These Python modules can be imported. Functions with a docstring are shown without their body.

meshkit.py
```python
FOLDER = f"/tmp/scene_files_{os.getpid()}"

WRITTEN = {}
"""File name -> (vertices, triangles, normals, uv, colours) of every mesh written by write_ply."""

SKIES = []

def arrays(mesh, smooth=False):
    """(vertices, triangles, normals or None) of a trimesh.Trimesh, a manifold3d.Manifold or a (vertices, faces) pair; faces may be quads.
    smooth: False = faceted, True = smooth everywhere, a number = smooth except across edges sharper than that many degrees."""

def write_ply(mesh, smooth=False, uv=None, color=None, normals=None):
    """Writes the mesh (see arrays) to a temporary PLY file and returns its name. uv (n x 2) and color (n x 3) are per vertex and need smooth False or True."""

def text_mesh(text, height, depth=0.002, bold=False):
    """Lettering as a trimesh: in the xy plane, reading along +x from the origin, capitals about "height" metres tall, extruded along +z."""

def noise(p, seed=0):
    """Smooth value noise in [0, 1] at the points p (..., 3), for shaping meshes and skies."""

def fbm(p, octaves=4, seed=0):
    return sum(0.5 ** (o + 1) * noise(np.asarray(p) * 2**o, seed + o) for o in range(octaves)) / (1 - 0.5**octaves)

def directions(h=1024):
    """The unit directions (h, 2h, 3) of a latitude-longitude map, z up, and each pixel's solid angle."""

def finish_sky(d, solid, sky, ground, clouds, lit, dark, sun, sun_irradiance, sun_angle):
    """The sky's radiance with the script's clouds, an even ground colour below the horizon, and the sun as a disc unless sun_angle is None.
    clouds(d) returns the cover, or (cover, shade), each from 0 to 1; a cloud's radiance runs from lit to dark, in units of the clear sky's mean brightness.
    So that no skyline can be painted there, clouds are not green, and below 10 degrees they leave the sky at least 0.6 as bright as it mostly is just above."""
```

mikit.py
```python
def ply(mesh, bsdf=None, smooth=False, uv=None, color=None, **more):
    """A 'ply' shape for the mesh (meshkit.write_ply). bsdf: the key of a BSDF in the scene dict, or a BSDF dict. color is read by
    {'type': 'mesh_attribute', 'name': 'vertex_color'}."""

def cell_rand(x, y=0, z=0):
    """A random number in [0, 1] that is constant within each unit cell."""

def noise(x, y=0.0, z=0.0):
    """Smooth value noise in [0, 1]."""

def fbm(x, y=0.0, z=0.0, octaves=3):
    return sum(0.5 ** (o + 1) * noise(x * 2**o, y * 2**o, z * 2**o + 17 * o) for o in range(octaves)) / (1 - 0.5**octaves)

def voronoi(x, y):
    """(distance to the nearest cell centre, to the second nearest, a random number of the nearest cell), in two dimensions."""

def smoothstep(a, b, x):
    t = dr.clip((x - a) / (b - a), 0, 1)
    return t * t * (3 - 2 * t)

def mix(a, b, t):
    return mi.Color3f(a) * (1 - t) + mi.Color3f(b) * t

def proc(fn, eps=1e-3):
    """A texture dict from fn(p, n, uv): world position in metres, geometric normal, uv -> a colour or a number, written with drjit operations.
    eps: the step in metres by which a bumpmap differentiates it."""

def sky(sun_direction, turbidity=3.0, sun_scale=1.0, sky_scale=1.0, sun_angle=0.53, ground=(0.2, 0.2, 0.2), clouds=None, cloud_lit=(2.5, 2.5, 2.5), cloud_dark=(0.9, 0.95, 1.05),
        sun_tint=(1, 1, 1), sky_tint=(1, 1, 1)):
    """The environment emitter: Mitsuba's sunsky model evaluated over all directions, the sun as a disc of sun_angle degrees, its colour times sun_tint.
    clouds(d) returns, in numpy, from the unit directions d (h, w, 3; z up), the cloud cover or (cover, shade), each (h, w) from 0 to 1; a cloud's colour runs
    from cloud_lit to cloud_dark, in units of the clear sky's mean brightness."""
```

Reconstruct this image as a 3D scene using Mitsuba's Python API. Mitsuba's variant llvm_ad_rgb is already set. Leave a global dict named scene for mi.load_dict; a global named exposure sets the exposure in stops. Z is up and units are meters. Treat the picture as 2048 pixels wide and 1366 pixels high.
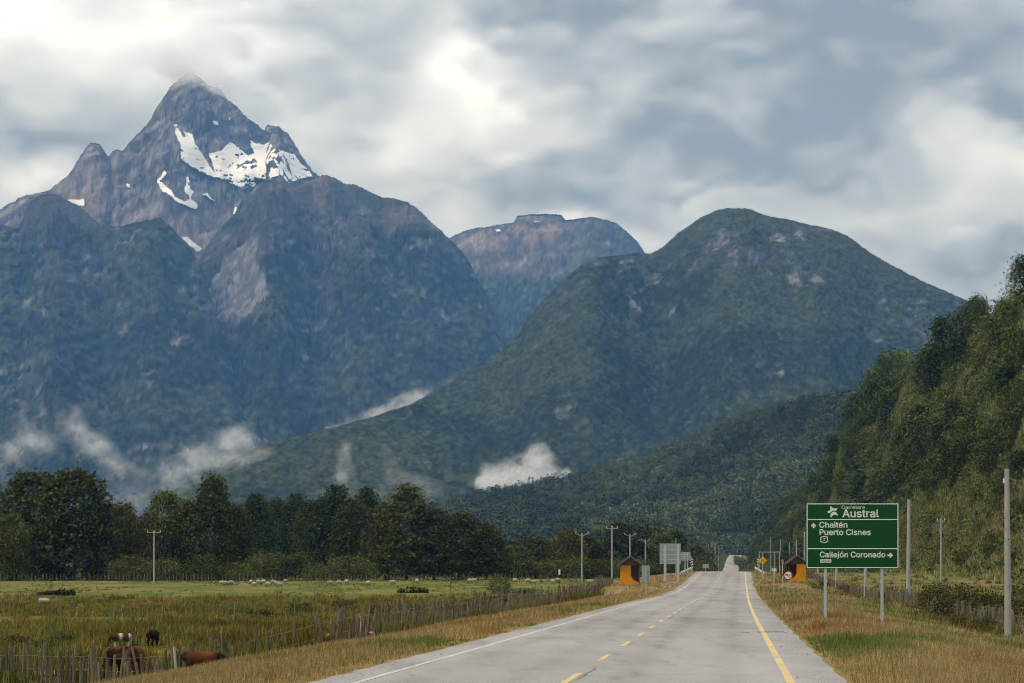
import math
import numpy as np
import trimesh
import manifold3d as m3
import drjit as dr
import mitsuba as mi
import mikit
import meshkit
from meshkit import fbm, noise
from scipy.interpolate import PchipInterpolator
from shapely.geometry import Polygon, box as sbox
from shapely import affinity, union_all

T = mi.ScalarTransform4f
# ------------------------------------------------------------------ camera, sky, exposure
# the photograph is 2048 x 1366; one metre at distance Y spans F / Y of its pixels; the level line lies at row HZ
F, HZ, CX, HC = 4600.0, 1120.0, 1024.0, 1.71
exposure = 2.1
SIGMA = (0.9e-5, 2.3e-5, 5.2e-5)
scene, labels = {}, {}
scene['haze_air'] = {'type': 'homogeneous', 'albedo': {'type': 'rgb', 'value': [0.95, 0.95, 0.95]},
                     'sigma_t': {'type': 'rgb', 'value': list(SIGMA)}}
scene['camera'] = {'type': 'perspective', 'fov': math.degrees(2 * math.atan(1024 / F)), 'fov_axis': 'x',
                   'near_clip': 0.3, 'far_clip': 60000.0, 'principal_point_offset_y': -(HZ - 683.0) / 1366.0,
                   'to_world': T().look_at(origin=[0, 0, HC], target=[0, 1, HC], up=[0, 0, 1]),
                   'medium': {'type': 'ref', 'id': 'haze_air'}}


def clouds(d):
    """A closed overcast: cover 1, shade from soft noise, a few broad banks, brighter towards the zenith as overcast skies are."""
    az = np.degrees(np.arctan2(d[..., 0], d[..., 1]))
    el = np.degrees(np.arcsin(np.clip(d[..., 2], -1, 1)))
    q = np.stack([az * 0.13, el * 0.26, 0 * az], -1)
    wx = fbm(q * 2.2 + 31.0, 4, 5) - 0.5
    wy = fbm(q * 2.2 + 11.0, 4, 9) - 0.5
    q2 = q + 0.9 * np.stack([wx, wy, 0 * wx], -1)
    n = fbm(q2 * 1.1, 4, 3)
    n2 = fbm(q2 * 4.3 + 7.0, 4, 17)
    n3 = fbm((q + 0.35 * np.stack([wx, wy, 0 * wx], -1)) * np.array([7.0, 10.0, 1.0]) + 3.0, 3, 23)
    s = 0.87 + 0.46 * (n - 0.5) + 0.23 * (n2 - 0.5) + 0.24 * (n3 - 0.5)
    aw, ew = az + 5.0 * wx + 1.8 * (n3 - 0.5), el + 3.0 * wy + 1.2 * (n2 - 0.5)
    banks = [(-10.5, 13.3, 5.5, 1.7, -0.58), (-1.7, 12.3, 1.7, 1.7, -0.46), (-4.5, 10.4, 2.6, 0.9, -0.22), (-11.5, 8.9, 2.6, 0.9, -0.34), (-8.0, 11.2, 1.6, 1.0, -0.25),
             (-12.5, 10.9, 1.8, 0.5, 0.12), (12.4, 9.7, 1.9, 1.0, -0.40), (9.6, 8.6, 2.0, 0.7, -0.14), (5.1, 9.25, 0.9, 0.55, -0.26), (2.2, 8.5, 0.8, 0.35, -0.22), (3.4, 6.6, 2.0, 0.9, -0.10),
             (4.2, 9.9, 4.0, 0.8, 0.10), (1.8, 9.4, 2.4, 0.8, 0.08), (8.2, 12.3, 3.0, 0.9, 0.08), (3.0, 12.4, 2.6, 1.6, -0.10), (13.5, 7.0, 3.0, 1.0, -0.08)]
    for a, e, sa, se, k in banks:
        s = s + k * np.exp(-((aw - a) / sa) ** 2 - ((ew - e) / se) ** 2)
    up = np.clip((el - 14.0) / 50.0, 0, 1)
    s = s - 0.72 * up * up * (3 - 2 * up)
    return np.ones_like(s), np.clip(s, 0, 1)


scene['sky'] = mikit.sky([-0.62, -0.30, 0.80], turbidity=3, sun_scale=0.28, sun_angle=22, sun_tint=(1.0, 0.97, 0.93),
                         ground=(0.10, 0.11, 0.07), clouds=clouds, cloud_lit=(4.60, 4.78, 5.10), cloud_dark=(0.74, 0.88, 1.03))


# ------------------------------------------------------------------ helpers
def key_for(name):
    if not any(k == name or k.startswith(name + '__') for k in scene):
        return name
    i = 1
    while f'{name}_{i:03d}' in taken:
        i += 1
    return f'{name}_{i:03d}'


taken = set()


def numbered(name):
    k, i = name, 0
    while k in taken:
        i = last_no.get(name, 0) + 1
        last_no[name] = i
        k = f'{name}_{i:03d}'
    taken.add(k)
    return k


last_no = {}


def thing(name, label=None, cat=None, group=None, kind=None):
    k = numbered(name)
    tag(k, label, cat, group, kind)
    return k


def tag(k, label=None, cat=None, group=None, kind=None):
    d = {}
    if label: d['label'] = label
    if cat: d['category'] = cat
    if group: d['group'] = group
    if kind: d['kind'] = kind
    if d: labels[k] = {**labels.get(k, {}), **d}


def part(holder, name, shape, label=None, kind=None):
    k = numbered(holder + '__' + name)
    scene[k] = shape
    if label or kind: tag(k, label, None, None, kind)
    return k


def V(m):
    return (np.asarray(m.vertices), np.asarray(m.faces))


def joinm(ms):
    vs, fs, n = [], [], 0
    for v, f in ms:
        vs.append(v); fs.append(np.asarray(f) + n); n += len(v)
    return np.vstack(vs), np.vstack(fs)


def tri(m):
    return trimesh.Trimesh(m[0], m[1], process=False)


def boxm(x0, x1, y0, y1, z0, z1):
    v = np.array([[x, y, z] for x in (x0, x1) for y in (y0, y1) for z in (z0, z1)], float)
    f = np.array([[0, 1, 3], [0, 3, 2], [4, 6, 7], [4, 7, 5], [0, 4, 5], [0, 5, 1], [2, 3, 7], [2, 7, 6], [0, 2, 6], [0, 6, 4], [1, 5, 7], [1, 7, 3]])
    return v, f


def tube(pts, rad, n=8, cap=True):
    p = np.asarray(pts, float); r = np.broadcast_to(np.asarray(rad, float), (len(p),))
    t = np.gradient(p, axis=0); t /= np.linalg.norm(t, axis=1, keepdims=True) + 1e-9
    ref = np.where(np.abs(t[:, 2:3]) < 0.9, [[0, 0, 1.0]], [[1.0, 0, 0]])
    a = np.cross(t, ref); a /= np.linalg.norm(a, axis=1, keepdims=True); b = np.cross(t, a)
    g = np.arange(n) * 2 * np.pi / n
    v = (p[:, None] + r[:, None, None] * (np.cos(g)[None, :, None] * a[:, None] + np.sin(g)[None, :, None] * b[:, None])).reshape(-1, 3)
    i, j = np.meshgrid(np.arange(len(p) - 1), np.arange(n), indexing='ij')
    q = np.stack([i * n + j, i * n + (j + 1) % n, (i + 1) * n + (j + 1) % n, (i + 1) * n + j], -1).reshape(-1, 4)
    f = np.vstack([q[:, [0, 2, 1]], q[:, [0, 3, 2]]])
    if cap:
        k = len(v); v = np.vstack([v, p[:1], p[-1:]]); j = np.arange(n); e = (len(p) - 1) * n
        f = np.vstack([f, np.stack([j, (j + 1) % n, j * 0 + k], 1), np.stack([e + (j + 1) % n, e + j, j * 0 + k + 1], 1)])
    return v, f


def grid_faces(nr, nc):
    i, j = np.meshgrid(np.arange(nr - 1), np.arange(nc - 1), indexing='ij')
    a = i * nc + j
    q = np.stack([a, a + 1, a + nc + 1, a + nc], -1).reshape(-1, 4)
    return np.vstack([q[:, [0, 1, 2]], q[:, [0, 2, 3]]])


def sstep(a, b, x):
    t = np.clip((x - a) / (b - a), 0, 1)
    return t * t * (3 - 2 * t)


def mixc(a, b, t):
    return np.asarray(a) * (1 - t[..., None]) + np.asarray(b) * t[..., None]


def rng(s):
    return np.random.default_rng(s)


def n2d(x, y, s=0, o=4):
    return fbm(np.stack([np.asarray(x, float), np.asarray(y, float), np.zeros_like(np.asarray(x, float)) + s * 3.7], -1), o, s)


def move(x, y, z, rz=0, s=1, tilt=None):
    m = T().translate([float(x), float(y), float(z)]).rotate([0, 0, 1], float(rz))
    if tilt: m = m.rotate([1, 0, 0], float(tilt[0])).rotate([0, 1, 0], float(tilt[1]))
    s = (s, s, s) if np.isscalar(s) else s
    return m.scale([float(q) for q in s])


ORD = ('first second third fourth fifth sixth seventh eighth ninth tenth eleventh twelfth thirteenth fourteenth fifteenth sixteenth seventeenth eighteenth nineteenth twentieth '
       'twenty-first twenty-second twenty-third twenty-fourth twenty-fifth twenty-sixth twenty-seventh twenty-eighth twenty-ninth thirtieth').split()


def ordinal(i):
    if i < 30: return ORD[i]
    tens = 'twenty thirty forty fifty sixty seventy eighty ninety'.split()
    n = i + 1
    if n % 10 == 0: return tens[n // 10 - 2][:-1] + 'ieth'
    return tens[n // 10 - 2] + '-' + ORD[n % 10 - 1]


# ------------------------------------------------------------------ materials
def diffuse(c, **k):
    return {'type': 'twosided', 'bsdf': {'type': 'diffuse', 'reflectance': {'type': 'rgb', 'value': list(c)}}}


def plastic(c, rough=0.35):
    return {'type': 'twosided', 'bsdf': {'type': 'principled', 'base_color': {'type': 'rgb', 'value': list(c)}, 'roughness': rough, 'specular': 0.2}}


VC = {'type': 'mesh_attribute', 'name': 'vertex_color'}
scene['mat_vertex'] = {'type': 'twosided', 'bsdf': {'type': 'diffuse', 'reflectance': VC}}
scene['mat_leaf'] = {'type': 'twosided', 'bsdf': {'type': 'diffuse', 'reflectance': VC}}
scene['mat_snow'] = diffuse((0.86, 0.87, 0.88))
scene['mat_bark'] = diffuse((0.085, 0.075, 0.06))
scene['mat_dead_wood'] = diffuse((0.30, 0.29, 0.26))
scene['mat_steel'] = {'type': 'twosided', 'bsdf': {'type': 'principled', 'base_color': {'type': 'rgb', 'value': [0.42, 0.44, 0.42]}, 'roughness': 0.55, 'metallic': 0.3}}
scene['mat_panel_back'] = {'type': 'twosided', 'bsdf': {'type': 'principled', 'base_color': {'type': 'rgb', 'value': [0.25, 0.30, 0.29]}, 'roughness': 0.6, 'metallic': 0.2}}
scene['mat_green'] = plastic((0.0025, 0.058, 0.012), 0.5)
scene['mat_white'] = plastic((0.62, 0.66, 0.58), 0.45)
scene['mat_red'] = plastic((0.26, 0.022, 0.016), 0.45)
scene['mat_pale_red'] = plastic((0.42, 0.16, 0.12), 0.5)
scene['mat_black'] = plastic((0.012, 0.012, 0.012), 0.5)
scene['mat_yellow'] = plastic((0.62, 0.36, 0.01), 0.4)
scene['mat_roof'] = diffuse((0.075, 0.056, 0.048))
scene['mat_roof_edge'] = diffuse((0.12, 0.10, 0.085))
scene['mat_dark_wood'] = diffuse((0.11, 0.075, 0.045))
scene['mat_wire'] = diffuse((0.25, 0.24, 0.22))
scene['mat_porcelain'] = plastic((0.6, 0.62, 0.6), 0.3)


def f_concrete(p, n, uv):
    a = mikit.fbm(p.x * 9, p.y * 9, p.z * 3.5, octaves=3)
    b = mikit.noise(p.x * 50, p.y * 50, p.z * 25)
    return mikit.mix((0.24, 0.235, 0.215), (0.44, 0.43, 0.40), dr.clip(0.25 + 0.7 * (a - 0.2) + 0.25 * (b - 0.5), 0, 1))


def f_orange(p, n, uv):
    a = mikit.fbm(p.x * 2.2, p.y * 2.2, p.z * 1.2, octaves=4)
    low = 1 - mikit.smoothstep(0.0, 0.7, p.z + 1.45)
    return mikit.mix((0.62, 0.27, 0.012), (0.45, 0.17, 0.02), dr.clip(1.5 * (a - 0.35) + 0.5 * low, 0, 1))


def f_post(p, n, uv):
    c = mikit.cell_rand(p.x * 6.0, p.y * 3.0)
    g = mikit.noise(p.x * 60, p.y * 60, p.z * 4)
    return mikit.mix((0.055, 0.045, 0.027), (0.22, 0.19, 0.135), dr.clip(0.2 + 0.6 * c + 0.6 * (g - 0.5), 0, 1))


def f_road(p, n, uv):
    # uv.x = metres from the centre line, uv.y = metres along
    t, s = uv.x, uv.y
    grain = mikit.noise(p.x * 26, p.y * 26)
    mott = mikit.fbm(p.x * 0.9, p.y * 0.22, octaves=4)
    big = mikit.fbm(p.x * 0.25 + 9, p.y * 0.05, octaves=3)
    wheel = dr.exp(-dr.square((dr.abs(dr.abs(t) - 1.75) - 0.85) / 0.35))
    mid = dr.exp(-dr.square((dr.abs(t) - 1.75) / 0.4))
    edge = mikit.smoothstep(3.6, 4.4, dr.abs(t))
    crack_c = dr.exp(-dr.square((t - 0.14 + 0.05 * (mikit.noise(s * 0.8) - 0.5)) / 0.03)) * mikit.smoothstep(0.35, 0.6, mikit.noise(s * 0.25 + 3))
    cs = s * 0.085 + 0.2 * mikit.noise(t * 1.3, s * 0.05)
    cross = dr.exp(-dr.square((cs - dr.floor(cs) - 0.5) / 0.0035)) * mikit.smoothstep(0.55, 0.7, mikit.cell_rand(dr.floor(cs), dr.floor(t * 0.4)))
    spots = mikit.smoothstep(0.60, 0.74, mikit.fbm(p.x * 2.3 + 4, p.y * 0.5, octaves=4))
    patch = mikit.smoothstep(0.66, 0.70, mikit.noise(p.x * 0.28 + 7, p.y * 0.035 + 2))
    v = 0.285 + 0.10 * (mott - 0.5) + 0.09 * (big - 0.5) + 0.05 * (grain - 0.5) - 0.034 * wheel - 0.018 * mid * mott - 0.036 * spots - 0.03 * patch + 0.0 * mid - 0.02 * edge
    v = v * (1 - 0.5 * crack_c) * (1 - 0.45 * cross)
    return mi.Color3f(v * 1.02, v * 0.985, v * 0.915)


def f_paint(base):
    def fn(p, n, uv):
        w = mikit.fbm(p.x * 2.5, p.y * 0.8, octaves=4) + 0.4 * (mikit.noise(p.x * 40, p.y * 14) - 0.5)
        return mikit.mix((0.34, 0.32, 0.29), base, 0.25 + 0.75 * mikit.smoothstep(0.12, 0.5, w))
    return fn


for nm, fn in (('mat_concrete', f_concrete), ('mat_orange', f_orange), ('mat_post', f_post), ('mat_road', f_road),
               ('mat_yellow_line', f_paint((0.53, 0.415, 0.20))), ('mat_white_line', f_paint((0.46, 0.435, 0.39)))):
    scene[nm] = {'type': 'twosided', 'bsdf': {'type': 'diffuse', 'reflectance': mikit.proc(fn)}}

# ------------------------------------------------------------------ the lie of the land
_zr = PchipInterpolator([-300, 0, 114, 238, 300, 345, 372, 400, 600, 900, 1150, 1300, 1550, 1650, 1750, 2000, 3000, 20000],
                        [2.0, 0, -0.77, -1.45, -1.05, -0.45, -0.15, -0.35, -5.5, -8.5, -7.0, -3.9, 4.1, 5.2, 4.6, 1.0, -2, -2])
_xc = PchipInterpolator([-300, 0, 36.5, 114, 238, 372, 600, 1300, 1550, 2000, 3000, 20000], [-31.4, -2.66, 0.841, 8.3, 20.7, 34.1, 57.0, 123.5, 150.0, 198.0, 300, 2000])
_zl = PchipInterpolator([-300, 0, 60, 100, 250, 330, 400, 600, 900, 1300, 1800, 3000, 20000], [-2.0, -2.9, -3.3, -3.5, -3.5, -2.9, -2.15, -2.2, -3.5, -3.0, 0, -2, -2])
_zg = PchipInterpolator([-300, 0, 108, 175, 229, 292, 372, 450, 600, 900, 1300, 1800, 3000, 20000], [-1, -1.4, -2.05, -1.75, -2.3, -2.2, -1.45, -1.0, -1.5, -3.0, -2.0, 3, -2, -2])
SL = ([-60, -22.5, -20.5, -17.8, -15.2, -13.2, -11.6, -9, -6, -4.2], [1, 1, 0.96, 0.79, 0.58, 0.40, 0.31, 0.16, 0.045, 0.0])
SR = ([4.5, 6.5, 8.5, 11, 15, 18], [0, 0.03, 0.17, 0.5, 0.95, 1.0])
HILL_C = [1430, 1470, 1500, 1540, 1620, 1680, 1740, 1850, 1960, 2048, 2300, 2800, 3600]
HILL_T = np.array([1500, 1400, 1260, 1120, 900, 750, 600, 460, 385, 340, 290, 240, 200], float)
HILL_D = np.array([1700, 1520, 1370, 1250, 1080, 950, 850, 720, 620, 540, 470, 400, 330], float)
HILL_Y = np.array([1128, 1118, 1085, 1040, 950, 862, 775, 705, 642, 575, 470, 300, 200], float)


def hill(X, Y):
    """(share of the way up the hillside, height added)"""
    c = CX + F * X / np.maximum(Y, 60)
    on = sstep(1486, 1524, c) * (Y > 150)
    dt, dc, yc = (np.interp(c, HILL_C, a) for a in (HILL_T, HILL_D, HILL_Y))
    zc = np.maximum(HC - (yc - HZ) / F * dc, 0)
    v = (Y - dt) / (dc - dt)
    lump = 1 + 0.22 * (n2d(X / 45, Y / 60, 3, 4) - 0.5) + 0.10 * (n2d(X / 12, Y / 16, 4, 3) - 0.5)
    vv = np.clip(v, 0, 1)
    prof = 0.62 * vv + 0.38 * vv * vv * (3 - 2 * vv)
    z = zc * prof * np.where(vv < 0.97, 1 + (lump - 1) * np.clip(4 * vv * (1 - vv), 0, 1) * 1.6, 1)
    z = np.where(v > 1, np.maximum(zc - 0.22 * (Y - dc), -3), z)
    return vv * on, z * on


def land(X, Y):
    X, Y = np.asarray(X, float), np.asarray(Y, float)
    t = X - _xc(Y)
    zr = _zr(Y)
    zl, zg = _zl(Y), _zg(Y)
    s = np.where(t < 0, np.interp(t, *SL), np.interp(t, *SR))
    far = sstep(500, 700, Y)
    wide = 1 - sstep(8, 60, np.abs(t))
    s = s * (1 - far) + far * (1 - wide)
    z = zr + (np.where(t < 0, zl, zg) - zr) * s
    rough = (n2d(X / 3.0, Y / 4.0, 21, 3) - 0.5) * 0.22 + (n2d(X / 14.0, Y / 18.0, 22, 3) - 0.5) * 0.5 * (1 - sstep(120, 300, Y) * 0.4)
    off = sstep(4.9, 9, np.abs(t))
    z = z + rough * off * (1 - sstep(20, 60, np.abs(t)) * 0.3)
    for px, py, ys_, w in ((1260, 1171, 250, 3.0), (1592, 1165, 272, 3.2)):      # low mounds that carry the two shelters
        xs, zs = (px - CX) / F * ys_, HC - (py - HZ) / F * ys_
        k = np.clip(1.7 * np.exp(-((X - xs) / w) ** 2 - ((Y - ys_) / 9.0) ** 2), 0, 1)
        z = z + k * (zs - z)
    return z + hill(X, Y)[1]


def at(px, py, Y):
    return (px - CX) / F * Y, Y, HC - (py - HZ) / F * Y


def ground_at(px, Y):
    X = (px - CX) / F * Y
    return X, Y, float(land(X, Y))


def ground_under(px, py, y0=30.0, y1=1500.0):
    """The point of the ground seen at that pixel of the photograph."""
    Y = np.geomspace(y0, y1, 6000)
    X = (px - CX) / F * Y
    z = land(X, Y); ray = HC - (py - HZ) / F * Y
    k = np.argmax(ray <= z)
    return float(X[k]), float(Y[k]), float(z[k])


# ground colours (base colours of what grows there)
DRY = np.array([0.200, 0.144, 0.056]); STRAW = np.array([0.25, 0.185, 0.085]); OLIVE = np.array([0.070, 0.054, 0.011]); GREEN = np.array([0.085, 0.11, 0.028])
FIELD = np.array([0.165, 0.145, 0.052]); RUST = np.array([0.155, 0.080, 0.032]); DARKG = np.array([0.028, 0.036, 0.012]); MEADOW = np.array([0.155, 0.14, 0.055])


def ground_colour(X, Y):
    t = X - _xc(Y)
    hv, hz = hill(X, Y)
    a, b, c3 = n2d(X / 5, Y / 9, 31), n2d(X / 1.4, Y / 3.2, 32, 3), n2d(X / 22, Y / 40, 33)
    # left: dry verge, then scrub, then pasture
    col = mixc(DRY, STRAW, sstep(0.4, 0.65, b))
    col = mixc(col, OLIVE * 1.6, sstep(0.56, 0.72, a) * 0.7)
    fieldn = mixc(FIELD * 1.0, GREEN * 1.05, sstep(0.42, 0.62, a))
    fieldn = mixc(fieldn, OLIVE * 1.5, sstep(0.58, 0.7, b) * 0.5)
    scrub = mixc(OLIVE * 1.4, GREEN, sstep(0.48, 0.66, a))
    scrub = mixc(scrub, STRAW * 0.7, sstep(0.6, 0.75, b) * 0.5)
    inscrub = (1 - sstep(285, 330, Y + 90 * (a - 0.5))) * sstep(-20, -30, t) * sstep(0.30, 0.42, c3 + 0.25 * (b - 0.5))
    left = mixc(fieldn, scrub, inscrub)
    left = mixc(col, left, sstep(-15, -21, t + 4 * (a - 0.5)))
    # right: mixed verge, meadow, shrubs
    r = mixc(STRAW * 0.85, GREEN, sstep(0.45, 0.6, a))
    r = mixc(r, RUST, sstep(0.55, 0.68, n2d(X / 3, Y / 7, 35)) * 0.75)
    r = mixc(r, DRY, (1 - sstep(6, 9, t)) * 0.75)
    mead = mixc(MEADOW, GREEN, sstep(0.5, 0.66, a))
    r = mixc(r, mead, sstep(18, 24, t))
    g = np.where((t < 0)[..., None], left, r)
    # hillside
    h1, h2, h3 = n2d(X / 30, hz / 14 + Y / 60, 41), n2d(X / 7, hz / 4 + Y / 16, 42), n2d(X / 2.2, hz / 1.5 + Y / 5, 43, 3)
    hc = mixc(np.array([0.055, 0.070, 0.020]), np.array([0.090, 0.110, 0.032]), sstep(0.42, 0.62, h2))
    hc = mixc(hc, np.array([0.125, 0.112, 0.045]), sstep(0.52, 0.66, h1) * 0.7)
    hc = mixc(hc, np.array([0.034, 0.044, 0.015]), sstep(0.5, 0.62, h3) * 0.6)
    hc = mixc(hc, np.array([0.19, 0.165, 0.13]), sstep(0.67, 0.74, n2d(X / 9, hz / 16, 47)) * 0.6)
    hc = mixc(hc, mixc(np.array([0.125, 0.105, 0.050]), np.array([0.085, 0.088, 0.032]), sstep(0.4, 0.6, h2)), sstep(0.42, 0.12, hv + 0.3 * (h1 - 0.5)) * sstep(420, 330, Y - 300) * 0.85)
    g = mixc(g, hc, sstep(0.0, 0.06, hv))
    far = sstep(430, 560, Y) * (hv < 0.01)
    g = mixc(g, np.array([0.045, 0.055, 0.018]), far)
    return np.clip(g * (0.75 + 0.5 * n2d(X / 0.5, Y / 1.1, 37, 2))[..., None], 0.004, 0.8)


ys = np.concatenate([np.linspace(-80, 8, 30)[:-1], np.geomspace(8, 26, 30)[:-1], np.geomspace(26, 600, 390)[:-1], np.geomspace(600, 2600, 110)[:-1], np.geomspace(2600, 12000, 25)])
ss = np.concatenate([np.linspace(-0.62, -0.25, 26)[:-1], np.linspace(-0.25, 0.25, 390), np.linspace(0.25, 0.62, 26)[1:]])
GY, GS = np.meshgrid(ys, ss, indexing='ij')
GX = GS * (GY + 150) + 0.02 * GY
gz = land(GX, GY)
tt = GX - _xc(GY)
gz = gz - 0.10 * (1 - sstep(4.15, 4.5, np.abs(tt - 0.15)))           # a bed for the road slab
scene['ground'] = mikit.ply((np.stack([GX, GY, gz], -1).reshape(-1, 3), grid_faces(*GX.shape)), 'mat_vertex', True, color=ground_colour(GX, GY).reshape(-1, 3))
labels['ground'] = {'kind': 'structure', 'label': 'pasture, dry verges and scrub on both sides of the road', 'category': 'ground'}

# ------------------------------------------------------------------ the road
TL, TR = -4.3, 4.6


def strip(t0, t1, y0, y1, dz, nt=2, step=2.0, thick=0.0, wob=0.0):
    n = max(2, int((y1 - y0) / step) + 1)
    Y = np.geomspace(y0 + 120, y1 + 120, n) - 120 if y1 - y0 > 60 else np.linspace(y0, y1, n)
    tl = np.linspace(t0, t1, nt)
    YY, TT = np.meshgrid(Y, tl, indexing='ij')
    TT = TT.copy()
    if wob:
        TT[:, 0] += wob * (n2d(YY[:, 0] * 0.9, 0 * YY[:, 0], 51, 3) - 0.5); TT[:, -1] += wob * (n2d(YY[:, 0] * 0.9, 0 * YY[:, 0] + 9, 52, 3) - 0.5)
    XX = _xc(YY) + TT
    ZZ = _zr(YY) + dz - 0.012 * np.abs(TT)
    v = np.stack([XX, YY, ZZ], -1).reshape(-1, 3); f = grid_faces(*XX.shape); uv = np.stack([TT, YY], -1).reshape(-1, 2)
    if thick:
        low = []
        for col in (0, -1):
            a = np.stack([XX[:, col], YY[:, col], ZZ[:, col]], -1); b = a - [0, 0, thick]
            low.append((np.stack([a, b], 1).reshape(-1, 3), grid_faces(n, 2), np.stack([TT[:, col], YY[:, col]], -1).repeat(2, 0)))
        for w, g, u in low:
            f = np.vstack([f, g + len(v)]); v = np.vstack([v, w]); uv = np.vstack([uv, u])
    return (v, f), uv


m, uv = strip(TL, TR, -75, 1900, 0.02, 15, 1.2, 0.22, 0.26)
k = thing('road', 'pale grey two-lane paved road running to the crest and rising again beyond', 'road', kind='structure')
part(k, 'asphalt', mikit.ply(m, 'mat_road', True, uv=uv))
m, uv = strip(-3.50, -3.38, -70, 372, 0.0245, 2, 1.6)
part(k, 'edge_line', mikit.ply(m, 'mat_white_line', False))
m, uv = strip(3.53, 3.68, -70, 372, 0.0245, 2, 1.6)
part(k, 'edge_line', mikit.ply(m, 'mat_yellow_line', False), 'worn yellow edge line')
m, uv = strip(-3.50, -3.38, 1180, 1640, 0.0245, 2, 4)
part(k, 'edge_line', mikit.ply(m, 'mat_white_line', False))
CYC = 9.6
for i in range(-6, 33):
    y0 = 38.05 - 1.9 + CYC * i
    m, uv = strip(-0.06, 0.06, y0, y0 + 3.8, 0.0245, 2, 1.2)
    part(k, 'centre_dash', mikit.ply(m, 'mat_yellow_line', False))


def apron(name, pts, dz, label):
    """A paved lay-by beside the road: a slab along the verge; pts are (metres from the centre line, distance)."""
    k = thing(name, label, 'lay-by', kind='structure')
    poly = Polygon(pts)
    mm = trimesh.creation.extrude_polygon(poly, 0.18, engine='earcut')
    mm = mm.subdivide().subdivide()
    v = np.asarray(mm.vertices).copy()
    X, Y = _xc(v[:, 1]) + v[:, 0], v[:, 1]
    v = np.stack([X, Y, _zr(Y) + dz + v[:, 2] - 0.18 - 0.012 * np.abs(v[:, 0])], -1)
    part(k, 'asphalt', mikit.ply((v, mm.faces), 'mat_road', False, uv=np.stack([np.full(len(v), 5.5), Y], -1)))


apron('lay_by', [(-4.2, 250), (-6.6, 268), (-6.8, 290), (-4.2, 312)], 0.012, 'paved lay-by bulging from the road beside the orange shelter, roadside fence side')
apron('lay_by', [(4.5, 250), (8.6, 264), (9.2, 278), (4.5, 300)], 0.012, 'pale paved lay-by in front of the shelter behind the no-horn sign')

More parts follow.
